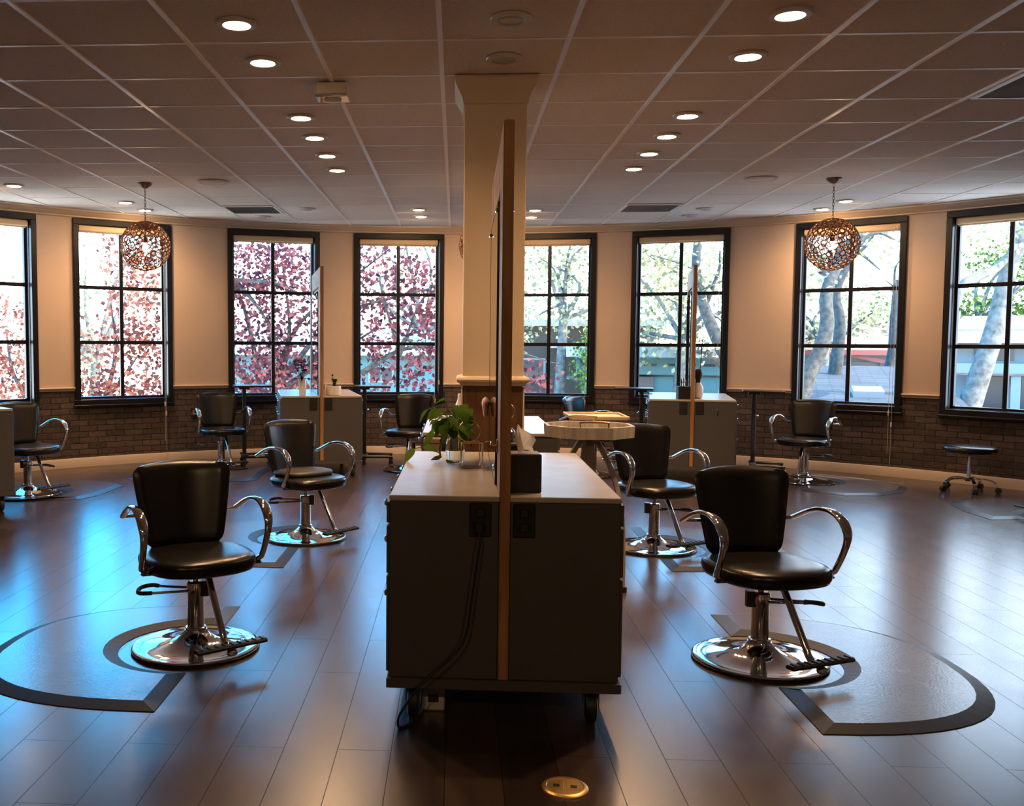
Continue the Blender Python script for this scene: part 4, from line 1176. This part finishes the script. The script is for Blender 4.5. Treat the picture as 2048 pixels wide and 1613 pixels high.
# ------------------------------------------------------------------ the street outside
M['ground'] = simple('street_ground', (0.17, 0.16, 0.15), 0.9, var=0.2, vscale=0.8)
M['bark'] = simple('grey_bark', (0.050, 0.047, 0.042), 0.9, var=0.6, vscale=14, bump=1.0, bscale=20)
M['pale_bark'] = simple('pale_bark', (0.13, 0.12, 0.105), 0.9, var=0.5, vscale=10, bump=1.0, bscale=18)
M['plum'] = leaf_material('plum_leaf', (0.10, 0.030, 0.035), (0.42, 0.135, 0.075), 0.45)
M['plum_dark'] = leaf_material('purple_plum_leaf', (0.045, 0.019, 0.032), (0.28, 0.085, 0.085), 0.40)
M['yellow_leaf'] = leaf_material('yellow_green_leaf', (0.20, 0.19, 0.09), (0.58, 0.52, 0.30), 0.45)
M['green_leaf'] = leaf_material('green_leaf', (0.03, 0.08, 0.015), (0.18, 0.26, 0.06), 0.4)
M['teal_wall'] = simple('teal_siding', (0.10, 0.21, 0.21), 0.7)
M['white_wall'] = simple('white_stucco', (0.30, 0.29, 0.28), 0.7)
M['brown_wall'] = simple('brown_siding', (0.10, 0.065, 0.045), 0.8)
M['pink_roof'] = simple('pink_tiles', (0.28, 0.14, 0.11), 0.8, var=0.25, vscale=6)
M['pale_roof'] = simple('pale_roofing', (0.24, 0.235, 0.22), 0.8)
M['dark_opening'] = simple('dark_window', (0.03, 0.035, 0.04), 0.2)
M['red_trim'] = simple('red_trim', (0.45, 0.10, 0.07), 0.6)
def shingle_material():
    mt, nt, b = new_mat('grey_blue_shingles')
    tc = nt.nodes.new('ShaderNodeTexCoord')
    br = nt.nodes.new('ShaderNodeTexBrick')
    br.inputs['Scale'].default_value = 1.0; br.inputs['Brick Width'].default_value = 0.5; br.inputs['Row Height'].default_value = 0.13; br.inputs['Mortar Size'].default_value = 0.012
    br.inputs['Color1'].default_value = (0.025, 0.033, 0.042, 1); br.inputs['Color2'].default_value = (0.055, 0.060, 0.066, 1); br.inputs['Mortar'].default_value = (0.012, 0.014, 0.018, 1)
    nt.links.new(tc.outputs['Object'], br.inputs['Vector']); nt.links.new(br.outputs['Color'], b.inputs['Base Color'])
    b.inputs['Roughness'].default_value = 0.85
    return mt
M['shingle'] = shingle_material()

def ground_z(x, y):
    t = min(1, max(0, (x - 2.5) / 8.0)); t = t * t * (3 - 2 * t)
    return -3.2 + 2.75 * t
b = MB(); nx_, ny_ = 40, 26
gv = [[b.bm.verts.new((-32 + 75 * i / nx_, 12.6 + 60 * j / ny_, ground_z(-32 + 75 * i / nx_, 0))) for i in range(nx_ + 1)] for j in range(ny_ + 1)]
for j in range(ny_):
    for i in range(nx_): b.bm.faces.new((gv[j][i], gv[j][i + 1], gv[j + 1][i + 1], gv[j + 1][i]))
struct(b.build('ground', M['ground'], smooth=60))

def leaf_cloud(b, rnd, blobs, size, lo=0.6):
    """blobs: (centre, (rx, ry, rz), count); small folded leaves scattered in clumps"""
    for c, rad, n in blobs:
        c = Vector(c)
        k = 0
        while k < n:
            d = Vector((rnd.gauss(0, 1), rnd.gauss(0, 1), rnd.gauss(0, 1)))
            if d.length < 1e-3: continue
            d = d.normalized() * rnd.uniform(0.35, 1.0) ** 0.6
            tw = c + Vector((d.x * rad[0], d.y * rad[1], d.z * rad[2]))
            for q in range(rnd.randint(4, 8)):      # a tuft at the end of a twig
                p = tw + Vector((rnd.gauss(0, 1), rnd.gauss(0, 1), rnd.gauss(0, 1))) * size * 1.5
                a = Vector((rnd.gauss(0, 1), rnd.gauss(0, 1), rnd.gauss(0, 1))).normalized()
                s = a.orthogonal().normalized()
                s = Matrix.Rotation(rnd.uniform(0, 6.28), 3, a) @ s
                L, W = size * rnd.uniform(lo, 1.3), size * rnd.uniform(0.3, 0.5)
                b.bm.faces.new([b.bm.verts.new(p - a * L * 0.5), b.bm.verts.new(p + s * W), b.bm.verts.new(p + a * L * 0.5), b.bm.verts.new(p - s * W)])
                k += 1
def limb(b, pts, r0, r1, seg=8, n=4):
    P = smooth_path(pts, n); m_ = len(P)
    b.tube(P, 1.0, seg, scale=[r0 + (r1 - r0) * (i / (m_ - 1)) for i in range(m_)])
def twigs(b, rnd, start, ends, r0, wob=0.25):
    for e in ends:
        s, e = Vector(start), Vector(e)
        mid = (s + e) / 2 + Vector((rnd.gauss(0, wob), rnd.gauss(0, wob), abs(rnd.gauss(0, wob))))
        limb(b, [s, mid, e], r0, r0 * 0.22, 6, 5)

def tree(label, leafmat, barkmat, trunk, blobs, size, seed, extra=None, group='trees outside the windows'):
    rnd = random.Random(seed)
    r = empty('tree', (0, 0, 0)); tag(r, label, 'tree', group)
    b = MB()
    for pts, r0, r1 in trunk: limb(b, pts, r0, r1, 10, 5)
    if extra: extra(b, rnd)
    b.build('trunk', barkmat, r, smooth=60)
    if blobs:
        b = MB(); leaf_cloud(b, rnd, blobs, size)
        b.build('foliage', leafmat, r, smooth=0, fixn=False)
    return r
# purple-leaved plum before the windows left of the column
def plum_b_limbs(b, rnd):
    j = Vector((-3.0, 15.0, 0.1))
    twigs(b, rnd, j, [(-3.6, 14.4, 2.9), (-2.6, 14.3, 2.6), (-1.9, 14.2, 3.0), (-4.3, 14.6, 2.0)], 0.055)
    twigs(b, rnd, (-2.9, 14.8, 0.55), [(-1.2, 14.2, 1.6), (-0.4, 14.1, 2.2), (-1.0, 14.4, 2.8)], 0.05)
    twigs(b, rnd, at(722, 748, 13.9), [at(875, 688, 13.9)], 0.055, 0.08)
    twigs(b, rnd, at(800, 712, 13.9), [at(880, 560, 13.8), at(780, 560, 14.2), at(870, 742, 13.8)], 0.028)
    twigs(b, rnd, at(470, 560, 14.2), [at(625, 602, 14.0), at(560, 690, 14.2)], 0.04, 0.1)
    twigs(b, rnd, at(880, 690, 14.0), [at(1060, 770, 14.0), at(1120, 730, 14.2)], 0.03, 0.12)
tree('purple-leaved plum tree filling the two windows left of the column', M['plum_dark'], M['bark'],
     [([(-3.9, 15.6, -3.2), (-3.7, 15.5, -1.6), (-3.3, 15.2, -0.5), (-3.0, 15.0, 0.1)], 0.16, 0.09)],
     [((-3.3, 14.5, 2.5), (0.95, 0.7, 0.55), 1224), ((-2.45, 14.4, 2.2), (0.7, 0.7, 0.8), 952), ((-3.35, 14.5, 1.2), (0.9, 0.7, 0.9), 1326), ((-1.3, 14.3, 2.4), (0.85, 0.6, 0.65), 850),
      ((-0.75, 14.2, 1.5), (0.8, 0.6, 0.7), 816), ((-1.0, 14.2, 0.62), (0.9, 0.6, 0.38), 510), ((-2.5, 14.4, 0.8), (0.7, 0.6, 0.6), 714), ((-0.2, 14.1, 2.1), (0.4, 0.5, 0.5), 255), ((1.1, 14.1, 0.75), (0.42, 0.4, 0.35), 255), ((-2.0, 14.6, 4.2), (2.2, 1.0, 0.5), 850)], 0.085, 3, plum_b_limbs)
def plum_a_limbs(b, rnd):
    twigs(b, rnd, (-6.2, 15.6, -0.6), [(-7.2, 15.0, 1.6), (-6.4, 14.8, 1.3), (-5.4, 14.8, 2.0), (-4.9, 14.6, 1.2), (-6.8, 15, 2.4)], 0.06)
tree('red-leaved plum tree low in the two leftmost windows', M['plum'], M['bark'],
     [([(-6.4, 16.0, -3.2), (-6.3, 15.8, -1.8), (-6.2, 15.6, -0.6)], 0.15, 0.09)],
     [((-6.9, 14.9, 0.55), (0.9, 0.7, 0.7), 1530), ((-5.75, 14.8, 0.35), (0.9, 0.7, 0.55), 1530), ((-4.95, 14.7, 0.9), (0.55, 0.6, 0.8), 952), ((-4.9, 14.7, 1.9), (0.5, 0.6, 0.6), 544), ((-7.1, 15.0, 1.55), (0.5, 0.6, 0.5), 340), ((-5.0, 14.6, 2.7), (0.45, 0.5, 0.4), 272), ((-5.6, 14.7, 1.3), (0.4, 0.5, 0.3), 102)], 0.085, 5, plum_a_limbs)
# loose pale trees farther off
def loose(label, c, rx, rz, n, seed, mat='yellow_leaf', size=0.13, bark='pale_bark'):
    c = Vector(c); rnd0 = random.Random(seed + 50)
    gz = ground_z(c.x, 0)
    blobs = []
    for i in range(9):
        blobs.append((c + Vector((rnd0.uniform(-1, 1) * rx * 0.75, rnd0.uniform(-0.8, 0.8), rnd0.uniform(-0.8, 0.9) * rz)), (rx * 0.42, 0.9, rz * 0.36), n // 9))
    def ex(b, rnd):
        twigs(b, rnd, (c.x, c.y, c.z - rz * 0.8), [bl[0] for bl in blobs], 0.07, 0.3)
    return tree(label, M[mat], M[bark], [([(c.x - 0.2, c.y, gz - 0.1), (c.x - 0.1, c.y, (gz + c.z) / 2 - rz * 0.4), (c.x, c.y, c.z - rz * 0.75)], 0.2, 0.11)], blobs, size, seed, ex)
loose('loose yellow-green tree behind the red plum, second window from the left', (-8.6, 22.5, 2.4), 2.0, 1.9, 1500, 21)
loose('pale loose tree behind the purple plum, left of the column', (-0.9, 27.0, 3.4), 2.6, 2.2, 1300, 22)
loose('pale bushy tree above the brown house, right of the column', (2.7, 24.5, 3.3), 1.9, 1.6, 1700, 23)
loose('dense yellow-green tree above the flat-roofed shop, right of the column', (5.2, 22.5, 2.6), 2.0, 1.35, 2600, 24)
loose('round green tree before the brown house', (3.05, 21.5, 0.95), 0.62, 0.55, 1500, 25, 'green_leaf', 0.09, 'bark')
loose('yellow-green tree low behind the right globe pendant window', (10.1, 27.0, 2.0), 2.2, 0.9, 1900, 26)
loose('leafy green tree above the white arcade at far right', (15.4, 29.5, 3.1), 2.6, 1.25, 2300, 27, 'green_leaf')
loose('loose bright tree high behind the right globe pendant', (9.2, 24.5, 3.9), 2.2, 1.0, 700, 28)
# leaning live oaks
def oak_c(b, rnd):
    twigs(b, rnd, at(1690, 500, 15.5), [at(1790, 480, 15.5), at(1640, 470, 15.2), at(1760, 540, 15.8)], 0.05, 0.15)
    twigs(b, rnd, at(1790, 600, 16.5), [at(1770, 560, 16.5), at(1800, 520, 16.5)], 0.03, 0.05)
tree('mossy leaning oak behind the right globe pendant', M['yellow_leaf'], M['bark'],
     [([at(1560, 900, 15), at(1600, 800, 15), at(1618, 748, 15), at(1640, 702, 15), at(1654, 652, 15), at(1652, 596, 15.1), at(1664, 552, 15.3), at(1690, 505, 15.5), at(1740, 430, 15.6)], 0.13, 0.075),
      ([at(1668, 760, 19), at(1676, 700, 19), at(1680, 640, 19), at(1672, 585, 19), at(1700, 520, 19)], 0.13, 0.07),
      ([at(1772, 760, 20), at(1785, 700, 20), at(1788, 640, 20), at(1795, 560, 20)], 0.10, 0.07)],
     [(at(1760, 470, 15.6), (0.7, 0.5, 0.35), 90), (at(1640, 540, 15.4), (0.4, 0.4, 0.35), 60), (at(1740, 380, 15.6), (1.2, 0.8, 0.5), 260)], 0.085, 31, oak_c)
def oak_d(b, rnd):
    limb(b, [at(1880, 660, 15.5), at(1905, 615, 15.5), at(1925, 572, 15.5), at(1960, 552, 15.6), at(1990, 538, 15.8), at(2030, 500, 16)], 0.10, 0.06, 10)
    limb(b, [at(1890, 650, 15.5), at(1912, 640, 15.5), at(1918, 622, 15.5)], 0.06, 0.03, 8)
    twigs(b, rnd, at(2015, 600, 16), [at(2040, 560, 16), at(2045, 520, 16)], 0.03, 0.05)
tree('pale leaning tree trunk in the window at the far right', M['yellow_leaf'], M['pale_bark'],
     [([at(1915, 880, 16), at(1938, 815, 16), at(1958, 755, 16), at(1980, 690, 16), at(1998, 625, 16), at(2012, 560, 16), at(2040, 480, 16), at(2080, 380, 16)], 0.19, 0.10)],
     [(at(1985, 470, 16), (0.8, 0.5, 0.3), 160), (at(2030, 440, 16), (0.9, 0.5, 0.5), 220)], 0.085, 32, oak_d)
def oak_e(b, rnd):
    limb(b, [at(1395, 700, 16), at(1420, 712, 16), at(1452, 735, 16), at(1480, 765, 16)], 0.06, 0.10, 10)
    twigs(b, rnd, at(1410, 615, 16), [at(1450, 560, 16), at(1385, 540, 16), at(1440, 500, 16)], 0.045, 0.15)
tree('dark oak trunk leaning in the window behind the black tool box', M['yellow_leaf'], M['bark'],
     [([at(1500, 830, 16), at(1466, 745, 16), at(1440, 690, 16), at(1418, 640, 16), at(1402, 590, 16), at(1392, 530, 16), at(1400, 450, 16)], 0.13, 0.06)],
     [(at(1420, 500, 16), (0.7, 0.5, 0.5), 200), (at(1440, 560, 16), (0.4, 0.4, 0.3), 70), (at(1400, 690, 15.8), (0.3, 0.3, 0.15), 60)], 0.085, 33, oak_e)

# buildings
def bld(name, label, loc, rz): r = empty(name, loc, rz); return tag(r, label, 'building', 'buildings outside the windows')
r = bld('house', 'pale teal house seen through the purple plum tree', (-3.0, 25.0, -3.2), R(3))
MB().box((0, 2, 2.2), (6.4, 4, 4.4)).build('wall', M['teal_wall'], r, smooth=0)
b = MB(); b.rings([[Vector((-3.5, y, z)) for y, z in ((-0.5, 4.4), (2, 5.0), (4.5, 4.4), (4.5, 4.28), (-0.5, 4.28))], [Vector((3.5, y, z)) for y, z in ((-0.5, 4.4), (2, 5.0), (4.5, 4.4), (4.5, 4.28), (-0.5, 4.28))]]); b.build('roof', M['pale_roof'], r, smooth=0)
for x, z in ((1.05, 3.78), (-1.6, 3.78), (-2.4, 3.0)):
    f = MB().box((x, -0.02, z), (0.66, 0.08, 0.42)).build('window', M['white_wall'], r, smooth=0)
    for s in (-1, 1): MB().box((x + s * 0.15, -0.05, z), (0.26, 0.05, 0.34)).build('pane', M['dark_opening'], f, smooth=0)
r = bld('house', 'brown house with a flat roof just right of the column', (3.2, 27.0, -3.2), R(-4))
MB().box((0, 2, 2.55), (4.6, 4, 5.1)).build('wall', M['brown_wall'], r, smooth=0)
MB().box((0, 1.9, 5.18), (5.0, 4.8, 0.18)).build('roof', M['pale_roof'], r, smooth=0)
MB().box((0.2, -0.6, 4.55), (1.6, 1.2, 0.12)).build('porch_roof', M['white_wall'], r, smooth=0)
f = MB().box((0.55, -0.02, 3.0), (0.5, 0.08, 0.8)).build('window', M['white_wall'], r, smooth=0); MB().box((0.55, -0.05, 3.0), (0.38, 0.05, 0.66)).build('pane', M['dark_opening'], f, smooth=0)
f = MB().box((-1.2, -0.02, 3.9), (1.0, 0.08, 0.6)).build('window', M['white_wall'], r, smooth=0); MB().box((-1.2, -0.05, 3.9), (0.86, 0.05, 0.48)).build('pane', M['dark_opening'], f, smooth=0)
r = bld('shop', 'flat-roofed white and teal shop in the window behind the black tool box', (5.3, 24.0, -2.4), R(-10))
MB().box((0, 2, 1.5), (4.2, 4, 3.0)).build('wall', M['teal_wall'], r, smooth=0)
MB().box((0, 1.5, 3.62), (5.0, 5.2, 0.26)).build('canopy_roof', M['white_wall'], r, smooth=0)
MB().box((0, -0.1, 3.28), (4.6, 0.4, 0.44)).build('fascia', M['teal_wall'], r, smooth=0)
b = MB()
for i in range(9): b.box((-1.9 + i * 0.46, -0.31, 3.30), (0.30, 0.03, 0.06))
b.build('fascia_slots', M['dark_opening'], r, smooth=0)
MB().box((-0.6, -0.02, 2.65), (0.35, 0.08, 0.7)).build('opening', M['dark_opening'], r, smooth=0)
MB().box((-1.55, -1.3, 1.6), (0.16, 0.16, 3.9)).build('post', M['white_wall'], r, smooth=0)
MB().box((0.0, -2.2, 2.35), (3.6, 2.2, 0.10), rx=R(12)).build('lower_roof', M['shingle'], r, smooth=0)
# shingled roof close below the right window, with a skylight
A_, B_, C_, D_ = Vector((4.25, 15.0, 0.36)), Vector((7.25, 14.9, 0.36)), Vector((9.35, 20.0, 0.93)), Vector((5.75, 20.0, 0.93))
r = empty('shingle_house'); tag(r, 'low house with a blue-grey shingle roof below the right globe pendant window', 'building', 'buildings outside the windows')
ax = math.atan2(C_.x - B_.x, C_.y - B_.y)
hz = empty('roof_pivot'); bpy.data.objects.remove(hz)
ro = MB().box((0, 0, 0), (3.7, 5.8, 0.10)).build('roof', M['shingle'], r, smooth=0)
ro.location = (6.65, 17.45, 0.62); ro.rotation_euler = (R(6.2), 0, -ax + R(4))
b = MB().box((0, 0, 0), (3.4, 5.4, 2.4)); wl_ = b.build('wall', M['white_wall'], r, smooth=0); wl_.location = (6.65, 17.45, -1.05); wl_.rotation_euler = (0, 0, -ax + R(4))
c = MB().box((0, 0, 0), (0.46, 0.62, 0.16)).build('skylight', M['white_wall'], r, smooth=0); c.location = (6.86, 16.45, 0.60); c.rotation_euler = (R(6.2), 0, -ax + R(4))
r = bld('lodge', 'pink-white house with red gable trim behind the shingle roof', (10.7, 28.0, -1.0), R(-16))
MB().box((0, 2, 1.2), (4.6, 4, 2.4)).build('wall', M['white_wall'], r, smooth=0)
b = MB(); b.rings([[Vector((-2.5, y, z)) for y, z in ((-0.6, 2.2), (2, 3.0), (4.6, 2.2))], [Vector((2.5, y, z)) for y, z in ((-0.6, 2.2), (2, 3.0), (4.6, 2.2))]]); b.build('roof', M['pink_roof'], r, smooth=0)
b = MB()
b.box((0, -0.64, 2.2), (5.0, 0.08, 0.14)); b.build('fascia', M['red_trim'], r, smooth=0)
MB().box((0.9, -0.45, 2.02), (2.8, 0.07, 0.10), ry=R(12)).build('ramp_rail', M['red_trim'], r, smooth=0)
for x in (-1.7, -0.6, 0.5, 1.6): MB().box((x, -0.02, 1.72), (0.85, 0.08, 0.42)).build('window', M['dark_opening'], r, smooth=0)
r = bld('arcade', 'white arcade building with pink tiled roof at far right', (15.9, 25.6, -0.35), R(-24))
MB().box((0, 2.4, 1.1), (5.4, 3.6, 2.2)).build('wall', M['white_wall'], r, smooth=0)
b = MB(); b.rings([[Vector((-2.9, y, z)) for y, z in ((-0.5, 1.82), (2, 2.6), (4.6, 1.82))], [Vector((2.9, y, z)) for y, z in ((-0.5, 1.82), (2, 2.6), (4.6, 1.82))]]); b.build('roof', M['pink_roof'], r, smooth=0)
MB().box((0, -0.1, 1.14), (5.5, 0.3, 0.30)).build('beam', M['white_wall'], r, smooth=0)
MB().box((0, -0.27, 1.0), (5.5, 0.05, 0.05)).build('beam_edge', M['pink_roof'], r, smooth=0)
for i in range(6):
    MB().box((-2.25 + 0.9 * i, -0.1, 0.5), (0.22, 0.22, 1.0)).build('pillar', M['white_wall'], r, smooth=0)
for i in range(5):
    MB().box((-1.8 + 0.9 * i, 0.58, 0.5), (0.5, 0.06, 0.85)).build('shop_window', M['dark_opening'], r, smooth=0)
for i in range(3): MB().box((-1.8 + 1.8 * i, 0.58, 1.52), (0.9, 0.06, 0.32)).build('upper_window', M['dark_opening'], r, smooth=0)
